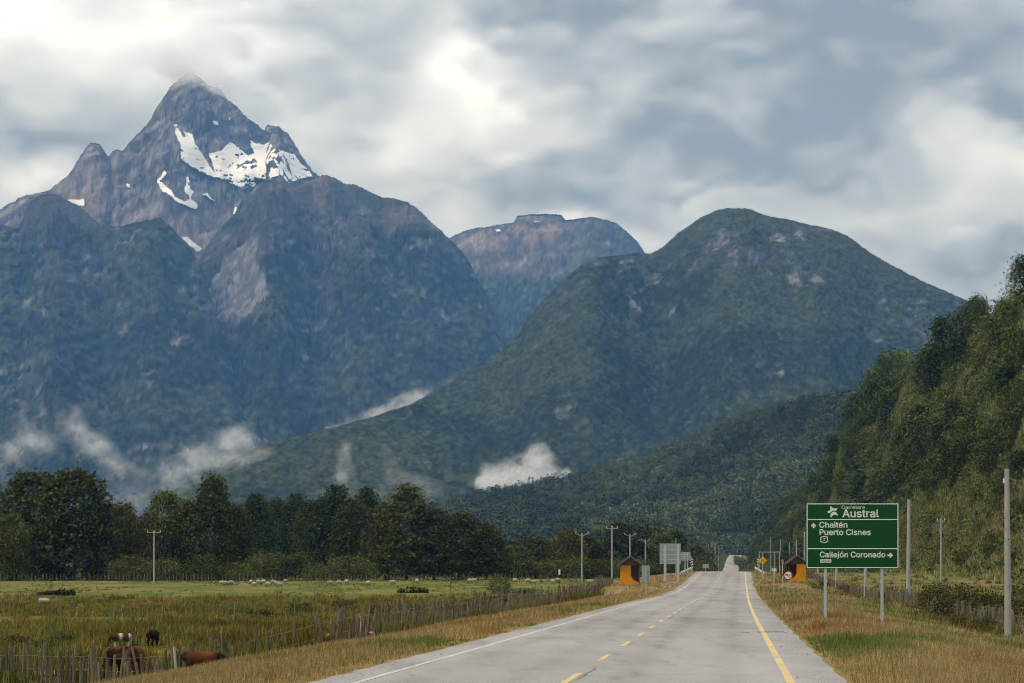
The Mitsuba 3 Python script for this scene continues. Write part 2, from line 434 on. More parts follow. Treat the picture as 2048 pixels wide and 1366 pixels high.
r = rng(91)
for t0, t1, y0 in ((3.35, 4.35, 71.0), (2.9, 3.2, 70.2)):
    tq = np.linspace(t0, t1, 12); w = 0.16 + 0.22 * r.uniform(size=12); w[[0, -1]] = 0.03
    yq = y0 + 0.25 * np.sin(tq * 5) + r.normal(0, 0.06, 12)
    v = np.stack([np.stack([_xc(yq) + tq, yq + q * w, _zr(yq) + 0.0245 - 0.012 * np.abs(tq)], -1) for q in (-1, 1)], 1).reshape(-1, 3)
    part('road', 'tar_seam', mikit.ply((v, grid_faces(12, 2)), 'mat_tar'))
scene['mat_tar'] = diffuse((0.03, 0.03, 0.03))
ms = []
for i in range(170):
    Y = 1 / r.uniform(1 / 140, 1 / 33); sd = r.choice([-1, 1]); t = (4.55 if sd > 0 else -4.25) + sd * r.normal(-0.25, 0.35)
    q = 0.010 + 0.024 * r.uniform() ** 2
    b = trimesh.creation.icosphere(1, q); v = np.asarray(b.vertices) * [1, 1, 0.6] * (1 + 0.5 * (noise(np.asarray(b.vertices) / q * 1.3 + i, 4)[:, None] - 0.5))
    ms.append((v + [float(_xc(Y)) + t, Y, float(_zr(Y)) + 0.02 - 0.012 * abs(t)], b.faces))
scene['gravel'] = mikit.ply(joinm(ms), diffuse((0.19, 0.175, 0.15)), False); taken.add('gravel')
labels['gravel'] = {'kind': 'stuff', 'label': 'loose small stones along both edges of the paving', 'category': 'gravel'}

# ------------------------------------------------------------------ far mountains
def massif(name, label, crest, base, ncol, nrow, colour, amp=0.12, su=350.0, sv=1500.0, prof=1.25, ragged=2.0, seed=1, back=1500.0, grain=3.0, keep=None, rowpow=1.0, spurs=None):
    crest = np.array(crest, float)
    c = np.linspace(crest[0, 0], crest[-1, 0], ncol)
    yc = np.interp(c, crest[:, 0], crest[:, 1])
    dc = PchipInterpolator(crest[:, 0], crest[:, 2])(c)
    db = np.interp(c, *np.array(base, float).T) if np.ndim(base) else np.full(ncol, float(base))
    wx = (c - CX) / F * dc
    jag = np.abs(2 * n2d(wx / 60, wx * 0, seed + 60, 1) - 1) + 0.6 * np.abs(2 * n2d(wx / 24, wx * 0, seed + 61, 1) - 1) + 0.4 * np.abs(2 * n2d(wx / 9, wx * 0, seed + 62, 1) - 1)
    yc = yc + ragged * (jag - 0.9)
    zc = HC - (yc - HZ) / F * dc
    u = np.concatenate([np.linspace(0, 1, nrow) ** rowpow, [1.04, 1.12, 1.3, 1.6, 2.0]])
    U, C = np.meshgrid(u, c, indexing='ij')
    DB, DC, ZC = (np.broadcast_to(a, U.shape) for a in (db, dc, zc))
    Y = np.where(U <= 1, DB + (DC - DB) * U, DC + (U - 1) * back)
    X = (C - CX) / F * Y
    Uc = np.minimum(U, 1)
    zb = ZC * np.clip(Uc, 0, 1) ** prof

    def rid(k, o, sd, sk=0.0):
        p = np.stack([(X + sk * zb) / (su * k), Y / (sv * k), zb / (su * k * 1.6) + sd], -1)
        return 1 - np.abs(2 * fbm(p + 0.35 * (fbm(p * 0.7 + 9, 2, sd + 5)[..., None] - 0.5), o, sd) - 1)
    r1, r2, r3 = rid(1.0, 2, seed, 0.25), rid(0.36, 3, seed + 1, -0.3), rid(0.11, 4, seed + 2, 0.4)
    rr = 0.48 * r1 + 0.32 * r2 + 0.20 * r3
    base_p = np.clip(Uc, 0, 1) ** prof
    taper = np.clip(Uc / 0.25, 0, 1) * np.clip((1 - Uc) / 0.14, 0, 1) ** 0.7
    z = -6 + (ZC + 6) * base_p
    z = z + ZC * amp * (rr - 0.62) * taper * (0.5 + Uc)
    if spurs:
        for (sc, sw, su0, su1, k) in spurs:      # broad ribs: (column, half-width, from, to, height share)
            wdt = sw * (1.25 - 0.5 * Uc)
            z = z + ZC * k * np.exp(-((C - sc) / wdt) ** 2) * np.clip((Uc - su0) / 0.1, 0, 1) * np.clip((su1 - Uc) / 0.12, 0, 1)
    z = z + grain * (noise(np.stack([X / 9, Y / 14, z / 9], -1), seed + 9) - 0.5) * np.clip((1 - Uc) / 0.03, 0.25, 1) * 2
    lim = HC - (yc + 1.5 - HZ) / F * np.where(U <= 1, Y, 1e9)
    z = np.where((U < 1), np.minimum(z, np.broadcast_to(lim, z.shape)), z)
    z = np.where(U > 1, ZC - (ZC + 6) * (U - 1), z)
    p = np.stack([X, Y, z], -1)
    du, dv = np.gradient(p, axis=0), np.gradient(p, axis=1)
    nrm = np.cross(dv, du); nrm /= np.linalg.norm(nrm, axis=-1, keepdims=True) + 1e-9
    col = np.clip(colour(X, Y, z, U, C, nrm, rr), 0.003, 0.9)
    k = thing(name, label, 'mountain', kind='structure')
    scene[k] = mikit.ply((p.reshape(-1, 3), grid_faces(*X.shape)), 'mat_vertex', True, color=col.reshape(-1, 3))
    return k, p, nrm, C, U


FOREST = np.array([0.017, 0.026, 0.014]); FORESTL = np.array([0.032, 0.042, 0.018]); ROCK = np.array([0.185, 0.175, 0.168]); ROCKD = np.array([0.062, 0.062, 0.064]); ROCKW = np.array([0.200, 0.165, 0.145])
SCRUB = np.array([0.055, 0.062, 0.036]); SLAB = np.array([0.235, 0.235, 0.250])


def streaks(X, Y, z, s, fx=28.0, fz=260.0):
    """Weathered rock, 0 to 1: creased at several sizes and slanting, with a trace of run-off lines."""
    p = np.stack([(0.82 * X + 0.57 * z) / (fx * 3.2), Y / (fx * 9), (0.82 * z - 0.57 * X) / (fx * 1.5)], -1)
    q = p + 0.5 * (fbm(p * 0.8 + 4, 3, s + 3)[..., None] - 0.5)
    t, a, w = 0, 1.0, 0
    for o in range(5):
        t = t + a * np.abs(2 * noise(q * 2.0 ** o, s + o) - 1); w += a; a *= 0.72
    run = fbm(np.stack([X / fx, Y / (fx * 6), z / (fz * 0.6)], -1), 3, s + 11)
    return np.clip(1.35 * t / w - 0.10 + 0.5 * (run - 0.5), 0, 1)


def forest_mix(X, Y, z, nrm, seed, bare, cell=1.0, con=1.0):
    """Forest with bare rock where BARE (0..1) allows it."""
    g = noise(np.stack([X / 9, Y / 30, z / 9], -1) / cell, seed)
    g2 = noise(np.stack([X / 19, Y / 70, z / 19], -1) / cell, seed + 7)
    h = fbm(np.stack([X / 260, Y / 500, z / 200], -1), 4, seed + 1)
    col = mixc(FOREST, FORESTL, sstep(0.40, 0.62, h + 0.25 * (g2 - 0.5)))
    col = col * (1 - con + con * (0.22 + 2.6 * ((0.5 + 0.2 * (cell < 1)) * g + (0.5 - 0.2 * (cell < 1)) * g2) ** 1.7))[..., None]
    st = streaks(X, Y, z, seed + 2)
    n = fbm(np.stack([X / 90, Y / 260, z / 130], -1), 6, seed + 3)
    n2 = fbm(np.stack([X / 22, Y / 80, z / 34], -1), 4, seed + 5)
    rk = sstep(0.54, 0.65, 0.62 * n + 0.38 * n2 + bare * 0.34 + 0.18 * (st - 0.5)) * (0.55 + 0.45 * g)
    rock = mixc(ROCKD, ROCK, sstep(0.35, 0.65, st)) * (0.6 + 0.8 * g2)[..., None]
    return mixc(col, rock, rk)


def blob(C, V, c, v, sc, sv):
    return np.exp(-((C - c) / sc) ** 2 - ((V - v) / sv) ** 2)


def col_peak(X, Y, z, U, C, n, rr):
    st = streaks(X, Y, z, 71)
    big = fbm(np.stack([X / 330, Y / 900, z / 300], -1), 4, 72)
    fine = noise(np.stack([X / 9, Y / 16, z / 12], -1), 73)
    c = mixc(ROCKD * 0.95, ROCK * 1.3, sstep(0.12, 0.6, st))
    warm = sstep(0.42, 0.6, big) * sstep(1750, 1350, z)
    c = mixc(c, ROCKW * (0.75 + 1.1 * st)[..., None], np.clip(warm + 0.35 * sstep(1500, 1100, z), 0, 1) * 0.8)
    low = sstep(1180, 950, z + 300 * (big - 0.5))
    c = mixc(c, FORESTL, low)
    return c * (0.72 + 0.56 * fine)[..., None]


SLAB_EDGE = Polygon([((a - CX) / F * 7300, HC - (b - HZ) / F * 7300) for a, b in [(428, 500), (455, 474), (488, 450), (500, 490), (522, 540), (542, 590), (530, 618), (508, 648), (492, 640), (470, 622), (440, 634), (402, 634), (392, 606), (400, 572), (412, 538)]])


def col_cliff(X, Y, z, U, C, n, rr):
    nb = fbm(np.stack([X / 180, Y / 500, z / 160], -1), 4, 82)
    bare = sstep(900, 1180, z + 260 * (nb - 0.5)) * 0.55
    bare = bare + 0.35 * blob(X, z, -840, 930, 140, 190) + 0.45 * blob(X, z, -590, 900, 60, 330) + 0.30 * blob(X, z, -330, 800, 50, 190) + 0.25 * blob(X, z, -800, 760, 120, 60)
    bare = bare - 0.5 * sstep(600, 450, z)
    c = forest_mix(X, Y, z, n, 83, bare)
    from shapely import contains_xy
    wob = np.stack([X / 60, Y / 300, z / 60], -1)
    slab = contains_xy(SLAB_EDGE, X + 90 * (fbm(wob, 4, 87) - 0.5), z + 90 * (fbm(wob, 4, 97) - 0.5)).astype(float)
    slab = slab * (0.45 + 0.55 * sstep(0.32, 0.5, streaks(X, Y, z, 98, 22, 500) + 0.12))
    c = mixc(c, SLAB * (0.62 + 0.8 * streaks(X, Y, z, 88, 16, 420))[..., None], slab * 0.95)
    top = sstep(1130, 1260, z + 240 * (nb - 0.5)) * sstep(-1000, -600, X)
    return mixc(c, mixc(SCRUB, ROCKW * 0.75, sstep(0.45, 0.6, nb)) * (0.6 + 0.8 * streaks(X, Y, z, 89))[..., None], top * 0.8)


def col_left(X, Y, z, U, C, n, rr):
    nb = fbm(np.stack([X / 180, Y / 500, z / 160], -1), 4, 92)
    bare = 0.2 * sstep(600, 1100, z) + 0.34 * blob(X, z, -1480, 1180, 150, 90) + 0.25 * blob(X, z, -1620, 860, 150, 180) + 0.2 * blob(X, z, -1450, 500, 140, 120)
    c = forest_mix(X, Y, z, n, 93, bare)
    dome = sstep(1010, 1100, z) * sstep(-1640, -1600, X) * sstep(-1280, -1400, X)
    return mixc(c, ROCKD * (0.6 + 0.8 * streaks(X, Y, z, 94, 14, 240))[..., None], dome * 0.8)


def col_saddle(X, Y, z, U, C, n, rr):
    st = 0.5 * fbm(np.stack([X / 190, Y / 400, z / 34], -1), 4, 101) + 0.5 * streaks(X, Y, z, 104)
    c = mixc(ROCKD * 1.1, ROCKW * 1.25, sstep(0.25, 0.6, st))
    low = sstep(1330, 1180, z + 240 * (fbm(np.stack([X / 150, Y / 300, z / 150], -1), 3, 102) - 0.5))
    c = c * (0.6 + 0.8 * streaks(X, Y, z, 106, 12, 200))[..., None]
    wood = forest_mix(X, Y, z, n, 107, -0.05 + 0 * X)
    c = mixc(c, wood, np.clip(low + sstep(150, 420, X) * 0.75, 0, 1))
    return c * (0.8 + 0.4 * noise(np.stack([X / 9, Y / 16, z / 12], -1), 103))[..., None]


def col_green(X, Y, z, U, C, n, rr):
    bare = -0.06 + 0.10 * sstep(250, 700, z) + 0.28 * blob(X, z, 560, 640, 120, 60) + 0.22 * blob(X, z, 880, 470, 110, 110) + 0.12 * blob(X, z, 330, 330, 140, 90) + 0.2 * blob(X, z, 120, 560, 60, 60) - 0.25 * sstep(230, 130, z)
    bare = bare + 0.42 * blob(X, z, 400, 705, 60, 16) + 0.5 * blob(X, z, 510, 745, 30, 18) + 0.3 * blob(X, z, 900, 480, 30, 120)
    return forest_mix(X, Y, z, n, 113, bare, 0.62, 0.75) * 1.10


M1, P1, N1, C1, U1 = massif('mountain_peak', 'pointed grey rock peak with white snowfields, its tip in cloud', [
    (-160, 480, 9000), (-60, 440, 9000), (0, 420, 9000), (45, 396, 9000), (75, 388, 9100), (100, 380, 9200), (118, 366, 9250), (140, 348, 9300), (155, 326, 9300), (168, 304, 9300), (180, 289, 9300), (188, 286, 9300), (200, 292, 9300), (212, 308, 9300),
    (218, 313, 9350), (224, 303, 9400), (234, 299, 9400), (246, 302, 9450), (258, 284, 9500), (280, 262, 9500), (300, 243, 9500), (314, 218, 9500), (330, 193, 9500), (346, 168, 9500), (356, 157, 9500), (366, 149, 9500), (376, 147, 9500), (388, 152, 9500), (400, 158, 9500), (414, 166, 9500), (430, 177, 9500),
    (442, 182, 9500), (456, 204, 9500), (470, 214, 9500), (500, 240, 9500), (516, 254, 9500), (529, 263, 9500), (533, 252, 9450), (545, 248, 9450), (560, 253, 9450), (574, 266, 9450), (584, 282, 9450), (598, 304, 9450), (612, 325, 9450), (626, 345, 9450), (660, 366, 9400), (720, 400, 9400), (800, 440, 9400)],
    7300, 430, 230, col_peak, amp=0.17, su=330, sv=800, prof=1.15, ragged=6.5, seed=7, grain=7, rowpow=0.8,
    spurs=[(250, 60, 0.55, 0.96, 0.06), (150, 45, 0.5, 0.95, 0.05), (330, 40, 0.5, 0.9, 0.05), (450, 70, 0.5, 0.86, -0.05), (560, 30, 0.6, 0.95, 0.04)])
M5, P5, N5, C5, U5 = massif('mountain', 'distant reddish flat-topped ridge with tiny snow specks between the cliff and the green mountain', [
    (820, 520, 10500), (870, 495, 10500), (900, 476, 10500), (940, 459, 10500), (1000, 450, 10500), (1028, 444, 10500), (1034, 433, 10500), (1060, 429, 10500), (1122, 430, 10500), (1131, 441, 10500), (1150, 439, 10500), (1182, 434, 10500), (1205, 438, 10500),
    (1234, 447, 10500), (1252, 462, 10450), (1275, 484, 10400), (1288, 503, 10400), (1310, 535, 10300), (1370, 590, 10200), (1460, 660, 10000)],
    8200, 240, 110, col_saddle, amp=0.10, su=400, sv=900, prof=1.3, ragged=2.6, seed=17, grain=5)
massif('mountain', 'dark blue cliff mountain with a pale bare rock slab on its flank', [
    (330, 800, 7000), (360, 700, 7300), (385, 600, 7600), (395, 530, 7800), (405, 505, 7900), (428, 472, 7950), (468, 432, 8000), (484, 404, 8000), (497, 384, 8000), (512, 369, 8000), (530, 362, 8000), (552, 361, 8000), (575, 366, 8000), (592, 374, 8050),
    (612, 362, 8150), (630, 355, 8200), (655, 352, 8200), (672, 358, 8200), (690, 368, 8200), (712, 372, 8200), (735, 384, 8200), (760, 396, 8200), (790, 400, 8200), (815, 406, 8200), (834, 418, 8200), (856, 436, 8200), (880, 458, 8150), (894, 474, 8150),
    (905, 482, 8150), (935, 518, 8100), (955, 556, 8050), (985, 615, 8000), (1010, 680, 7900), (1040, 740, 7800), (1100, 820, 7700)],
    5700, 400, 330, col_cliff, amp=0.20, su=240, sv=1100, prof=1.35, ragged=4.5, seed=27, grain=6,
    spurs=[(545, 45, 0.35, 0.97, 0.07), (640, 30, 0.4, 0.95, -0.05), (730, 45, 0.35, 0.95, 0.06), (860, 50, 0.3, 0.95, 0.05), (450, 30, 0.5, 0.95, 0.03)])
massif('mountain', 'dark blue forested slope under a grey rock dome at the edge of the range', [
    (-170, 420, 7700), (-80, 436, 7700), (0, 452, 7700), (38, 458, 7700), (46, 438, 7700), (54, 416, 7700), (66, 400, 7700), (82, 393, 7700), (108, 389, 7700), (130, 398, 7700), (160, 414, 7700), (178, 430, 7650), (200, 450, 7600), (240, 455, 7600), (290, 440, 7550),
    (320, 437, 7500), (345, 458, 7450), (372, 490, 7400), (398, 520, 7350), (420, 590, 7200), (450, 690, 7000), (490, 790, 6800), (540, 870, 6600)],
    5300, 340, 300, col_left, amp=0.19, su=260, sv=1100, prof=1.4, ragged=3.2, seed=37, grain=6,
    spurs=[(110, 40, 0.3, 0.96, 0.06), (300, 40, 0.3, 0.95, 0.05), (20, 50, 0.3, 0.9, 0.05), (205, 25, 0.4, 0.95, -0.04)])
massif('mountain', 'rounded green forested mountain above the road, its long ridge sloping down to the valley', [
    (300, 1000, 3500), (380, 965, 3600), (450, 928, 3700), (520, 892, 3800), (590, 874, 3900), (660, 858, 4000), (740, 836, 4200), (820, 809, 4400), (880, 778, 4600), (912, 760, 4700), (960, 727, 4850), (1000, 701, 4950), (1030, 680, 5000), (1050, 645, 5050),
    (1080, 607, 5100), (1110, 578, 5150), (1140, 549, 5200), (1165, 528, 5200), (1190, 516, 5250), (1230, 511, 5350), (1270, 509, 5450), (1300, 508, 5500), (1315, 502, 5500), (1335, 486, 5500), (1360, 464, 5500), (1385, 446, 5500), (1402, 434, 5500), (1430, 422, 5500),
    (1455, 417, 5500), (1485, 416, 5500), (1510, 423, 5500), (1540, 434, 5500), (1580, 441, 5500), (1625, 451, 5500), (1660, 457, 5500), (1690, 469, 5500), (1715, 488, 5500), (1745, 509, 5500), (1780, 530, 5450), (1820, 550, 5400), (1870, 574, 5300), (1920, 595, 5200),
    (1960, 614, 5100), (2010, 650, 5000), (2080, 690, 4900), (2200, 740, 4800)],
    [(300, 2700), (900, 3000), (1400, 3300), (2200, 3300)], 1000, 330, col_green, amp=0.13, su=330, sv=1200, prof=1.45, ragged=2.8, seed=47, grain=5,
    spurs=[(1190, 60, 0.35, 0.95, 0.05), (1330, 40, 0.4, 0.95, -0.05), (1470, 90, 0.4, 0.93, 0.05), (1640, 60, 0.4, 0.93, 0.05), (1080, 50, 0.2, 0.9, 0.03)])

# snowfields: a layer of snow some metres thick lying on the peak
c1pix_ = HZ - (P1[..., 2] - HC) / P1[..., 1] * F          # where each point of the peak is seen, to find the hollows that hold snow


def ice(p):
    a = fbm(np.stack([p[:, 0] / 60, p[:, 1] / 300, p[:, 2] / 26], -1), 4, 66)
    return mixc(np.array([0.84, 0.85, 0.86]), np.array([0.52, 0.55, 0.56]), sstep(0.52, 0.72, a) * 0.7)


from scipy.ndimage import gaussian_filter
from shapely import contains_xy


def face_of(P, C, U):
    rows = HZ - (P[..., 2] - HC) / P[..., 1] * F
    return P, C, U, np.minimum.accumulate(np.where(U <= 1, rows, 1e9), axis=0)


def on_peak(c, row, src):
    """Distance at which the sight line of that pixel meets the peak's face."""
    P1, C1, U1, ENV = src
    j = np.clip(np.interp(c, C1[0], np.arange(C1.shape[1])), 0, C1.shape[1] - 1.001)
    j0 = j.astype(int); out = np.zeros(len(c))
    nr = int((U1[:, 0] <= 1).sum())
    for k in np.unique(j0):
        m = j0 == k
        for q, w in ((k, 1 - (j[m] - k)), (k + 1, j[m] - k)):
            out[m] += w * np.interp(-row[m], -ENV[:nr, q] + np.arange(nr) * 1e-7, P1[:nr, q, 1])
    return out


def snowfield(name, label, polys, thick=20.0, holes=0.0, src=None):
    poly = union_all([Polygon(q).buffer(0) for q in polys])
    x0, y0, x1, y1 = poly.bounds
    st = 1.1
    cx_, ry_ = np.arange(x0 - 4, x1 + 4, st), np.arange(y0 - 4, y1 + 4, st)
    Cg, Rg = np.meshgrid(cx_, ry_)
    wx = 6.0 * (n2d(Cg / 7, Rg / 7, 63, 4) - 0.5) + 2.2 * (n2d(Cg / 2.2, Rg / 2.2, 64, 2) - 0.5)
    wy = 6.0 * (n2d(Cg / 7 + 30, Rg / 7, 65, 4) - 0.5) + 2.2 * (n2d(Cg / 2.2 + 9, Rg / 2.2, 67, 2) - 0.5)
    inside = contains_xy(poly, (Cg + wx).ravel(), (Rg + wy).ravel()).reshape(Cg.shape)
    if holes:
        low = np.clip((Rg - (y0 + 0.55 * (y1 - y0))) / (0.4 * (y1 - y0)), 0, 1)
        inside &= ~(n2d((Cg + Rg) / 9, (Rg - 0.4 * Cg) / 5, 68, 3) > 0.72 - holes * low)
    D = on_peak(Cg.ravel(), Rg.ravel(), src or PEAK).reshape(Cg.shape)
    D = 0.35 * gaussian_filter(D, 4.0) + 0.65 * gaussian_filter(D, 10.0)
    D = D - thick - 9.0 * (n2d(Cg / 12, Rg / 6, 69, 3) - 0.5)
    P = np.stack([(Cg - CX) / F * D, D, HC - (Rg - HZ) / F * D], -1)
    nr, nc = Cg.shape
    q = inside[:-1, :-1] & inside[1:, 1:] & inside[:-1, 1:] & inside[1:, :-1]
    ii, jj = np.nonzero(q)
    if not len(ii): return
    idx = lambda i, j: i * nc + j
    quads = np.stack([idx(ii, jj), idx(ii + 1, jj), idx(ii + 1, jj + 1), idx(ii, jj + 1)], -1)
    used, inv = np.unique(quads, return_inverse=True); inv = inv.reshape(quads.shape)
    top = P.reshape(-1, 3)[used]
    ray = top - [0, 0, HC]; und = top + ray / np.linalg.norm(ray, axis=1, keepdims=True) * (thick + 60)      # its underside lies within the rock
    n = len(used)
    e = np.vstack([inv[:, [0, 1]], inv[:, [1, 2]], inv[:, [2, 3]], inv[:, [3, 0]]])
    es = np.sort(e, 1); _, first, cnt = np.unique(es, axis=0, return_index=True, return_counts=True)
    bd = e[first[cnt == 1]]
    f = np.vstack([inv[:, [0, 1, 2]], inv[:, [0, 2, 3]], np.stack([bd[:, 1], bd[:, 0], bd[:, 0] + n], 1), np.stack([bd[:, 1], bd[:, 0] + n, bd[:, 1] + n], 1)])
    k = thing(name, label, 'snow', kind='structure')
    scene[k] = mikit.ply((np.vstack([top, und]), f), 'mat_vertex', 40 if False else False, color=np.vstack([ice(top)] * 2))


PEAK, SADDLE = face_of(P1, C1, U1), face_of(P5, C5, U5)
sx = lambda pts: [(x / 2.926, 100 + y / 2.926) for x, y in pts]
snowfield('snowfield', 'large white snowfield hanging across the face below the peak', [
    sx([(1008, 430), (1030, 432), (1060, 470), (1130, 492), (1140, 545), (1180, 600), (1215, 660), (1255, 715), (1235, 640), (1215, 605), (1290, 590), (1345, 535), (1400, 570), (1450, 620), (1480, 600), (1458, 525), (1500, 545), (1552, 550), (1560, 508), (1600, 570), (1660, 590), (1730, 610), (1760, 660), (1800, 690), (1830, 735), (1720, 770), (1690, 780), (1640, 735), (1560, 760), (1490, 745), (1498, 805), (1420, 810), (1330, 770), (1230, 740), (1130, 690), (1060, 640), (1055, 560), (1025, 490)])], holes=0.12)
snowfield('snowfield', 'thin curved snow patch low on the brown rock face', [sx([(962, 705), (978, 720), (955, 750), (940, 765), (985, 800), (1030, 860), (1075, 885), (1110, 870), (1075, 815), (1095, 740), (1110, 745), (1115, 810), (1140, 825), (1120, 870), (1165, 910), (1150, 935), (1100, 915), (1050, 895), (985, 850), (940, 820), (918, 760)])])
snowfield('snowfield', 'small snow patch beside the curved one on brown rock', [sx([(1170, 845), (1215, 835), (1240, 870), (1260, 885), (1225, 875), (1205, 855)])])
snowfield('snowfield', 'narrow snow gully near the cliff mountain edge', [sx([(1375, 915), (1390, 920), (1380, 985), (1365, 1018), (1350, 1005), (1365, 960)])])
snowfield('snowfield', 'lowest snow patch in the notch beside the dark slope', [sx([(1062, 1095), (1095, 1090), (1140, 1130), (1195, 1165), (1150, 1180), (1110, 1150)])])
snowfield('snowfield', 'snow patch behind the grey rock dome', [sx([(385, 870), (440, 875), (495, 870), (495, 915), (440, 910)])])
snowfield('snowfield', 'two small snow specks high on the dark rock face', [sx([(1243, 415), (1275, 415), (1288, 440), (1250, 440)]), sx([(1335, 385), (1350, 390), (1352, 412), (1338, 405)])])
snowfield('snowfield', 'small snow speck below the double rock tooth', [sx([(735, 782), (755, 780), (765, 805), (742, 803)])])

snowfield('snowfield', 'tiny snow specks along the top of the flat-topped far ridge', [[(988, 460), (997, 457), (1004, 461), (998, 464)], [(1017, 452), (1024, 450), (1029, 453), (1022, 454)], [(1064, 444), (1073, 441), (1082, 443), (1076, 445)]], 22.0, 0.0, SADDLE)

# ------------------------------------------------------------------ the nearer wooded ridge
RIDGE = np.array([(640, 1080, 1500), (760, 1040, 1900), (850, 1006, 2200), (930, 987, 2400), (1000, 973, 2500), (1070, 960, 2550), (1140, 945, 2600), (1220, 922, 2600), (1300, 898, 2550), (1370, 872, 2500), (1430, 848, 2450), (1480, 822, 2400), (1540, 806, 2350), (1600, 792, 2300),
                  (1660, 781, 2250), (1730, 770, 2200), (1800, 758, 2150), (1900, 745, 2100), (2050, 735, 2050)], float)


def ridge_land(c, Y):
    yc, dc = np.interp(c, RIDGE[:, 0], RIDGE[:, 1] + 7), np.interp(c, RIDGE[:, 0], RIDGE[:, 2])
    db = np.interp(c, [640, 1000, 1440, 2050], [900, 1050, 1650, 1650])
    zc = HC - (yc - HZ) / F * dc
    u = (Y - db) / (dc - db); uc = np.clip(u, 0, 1)
    X = (c - CX) / F * Y
    lump = (n2d(X / 210, Y / 260, 131, 3) - 0.5) * 0.62 * np.clip(4 * uc * (1 - uc), 0, 1) * np.clip(zc, 0, 200)
    z = -5 + (zc + 5) * (0.55 * uc + 0.45 * uc ** 2) + lump
    return np.where(u > 1, zc - (Y - dc) * 0.22, z), u


cc, uu = np.meshgrid(np.linspace(640, 2050, 330), np.concatenate([np.linspace(0, 1, 120), [1.1, 1.3, 1.7]]))
dbm, dcm = np.interp(cc, [640, 1000, 1440, 2050], [900, 1050, 1650, 1650]), np.interp(cc, RIDGE[:, 0], RIDGE[:, 2])
Yr = dbm + (dcm - dbm) * uu
Zr, _ = ridge_land(cc, Yr)
Xr = (cc - CX) / F * Yr
k = thing('hill', 'low wooded ridge behind the trees, rising towards the roadside hill', 'hill', kind='structure')
scene[k] = mikit.ply((np.stack([Xr, Yr, Zr], -1).reshape(-1, 3), grid_faces(*Xr.shape)), 'mat_vertex', True, color=(forest_mix(Xr, Yr, Zr, None, 143, -0.6 + 0 * Xr) * 0.7).reshape(-1, 3))


def blades(P, h, lean, wid, r, colour):
    n = len(P)
    g = r.uniform(0, 2 * np.pi, n); d = np.stack([np.cos(g), np.sin(g), 0 * g], -1)
    g2 = r.uniform(0, 2 * np.pi, n); e = np.stack([np.cos(g2), np.sin(g2), 0 * g2], -1) * (h * lean)[:, None]
    base = P - [0, 0, 0.03]
    v = np.stack([base - d * wid[:, None] / 2, base + d * wid[:, None] / 2, base + e + np.stack([0 * h, 0 * h, h + 0.03], -1)], 1).reshape(-1, 3)
    return v, np.arange(3 * n).reshape(-1, 3), colour.repeat(3, 0)


# ------------------------------------------------------------------ foliage
def leaf_quads(cen, size, r, up=0.55, flat=1.0):
    """Small leaf-spray faces (two triangles each) at the points CEN."""
    n = len(cen)
    nr = r.normal(size=(n, 3)); nr[:, 2] = np.abs(nr[:, 2]) * flat + up; nr /= np.linalg.norm(nr, axis=1, keepdims=True)
    a = np.cross(nr, r.normal(size=(n, 3))); a /= np.linalg.norm(a, axis=1, keepdims=True); b = np.cross(nr, a)
    s = np.asarray(size)[:, None] * r.uniform(0.6, 1.35, (n, 1))
    w = r.uniform(0.35, 0.75, (n, 1))
    v = np.stack([cen - a * s * 0.5, cen + b * s * w * 0.5, cen + a * s * 0.5, cen - b * s * w * 0.5], 1).reshape(-1, 3)
    i = np.arange(n)[:, None] * 4
    return v, np.vstack([i + [0, 1, 2], i + [0, 2, 3]])


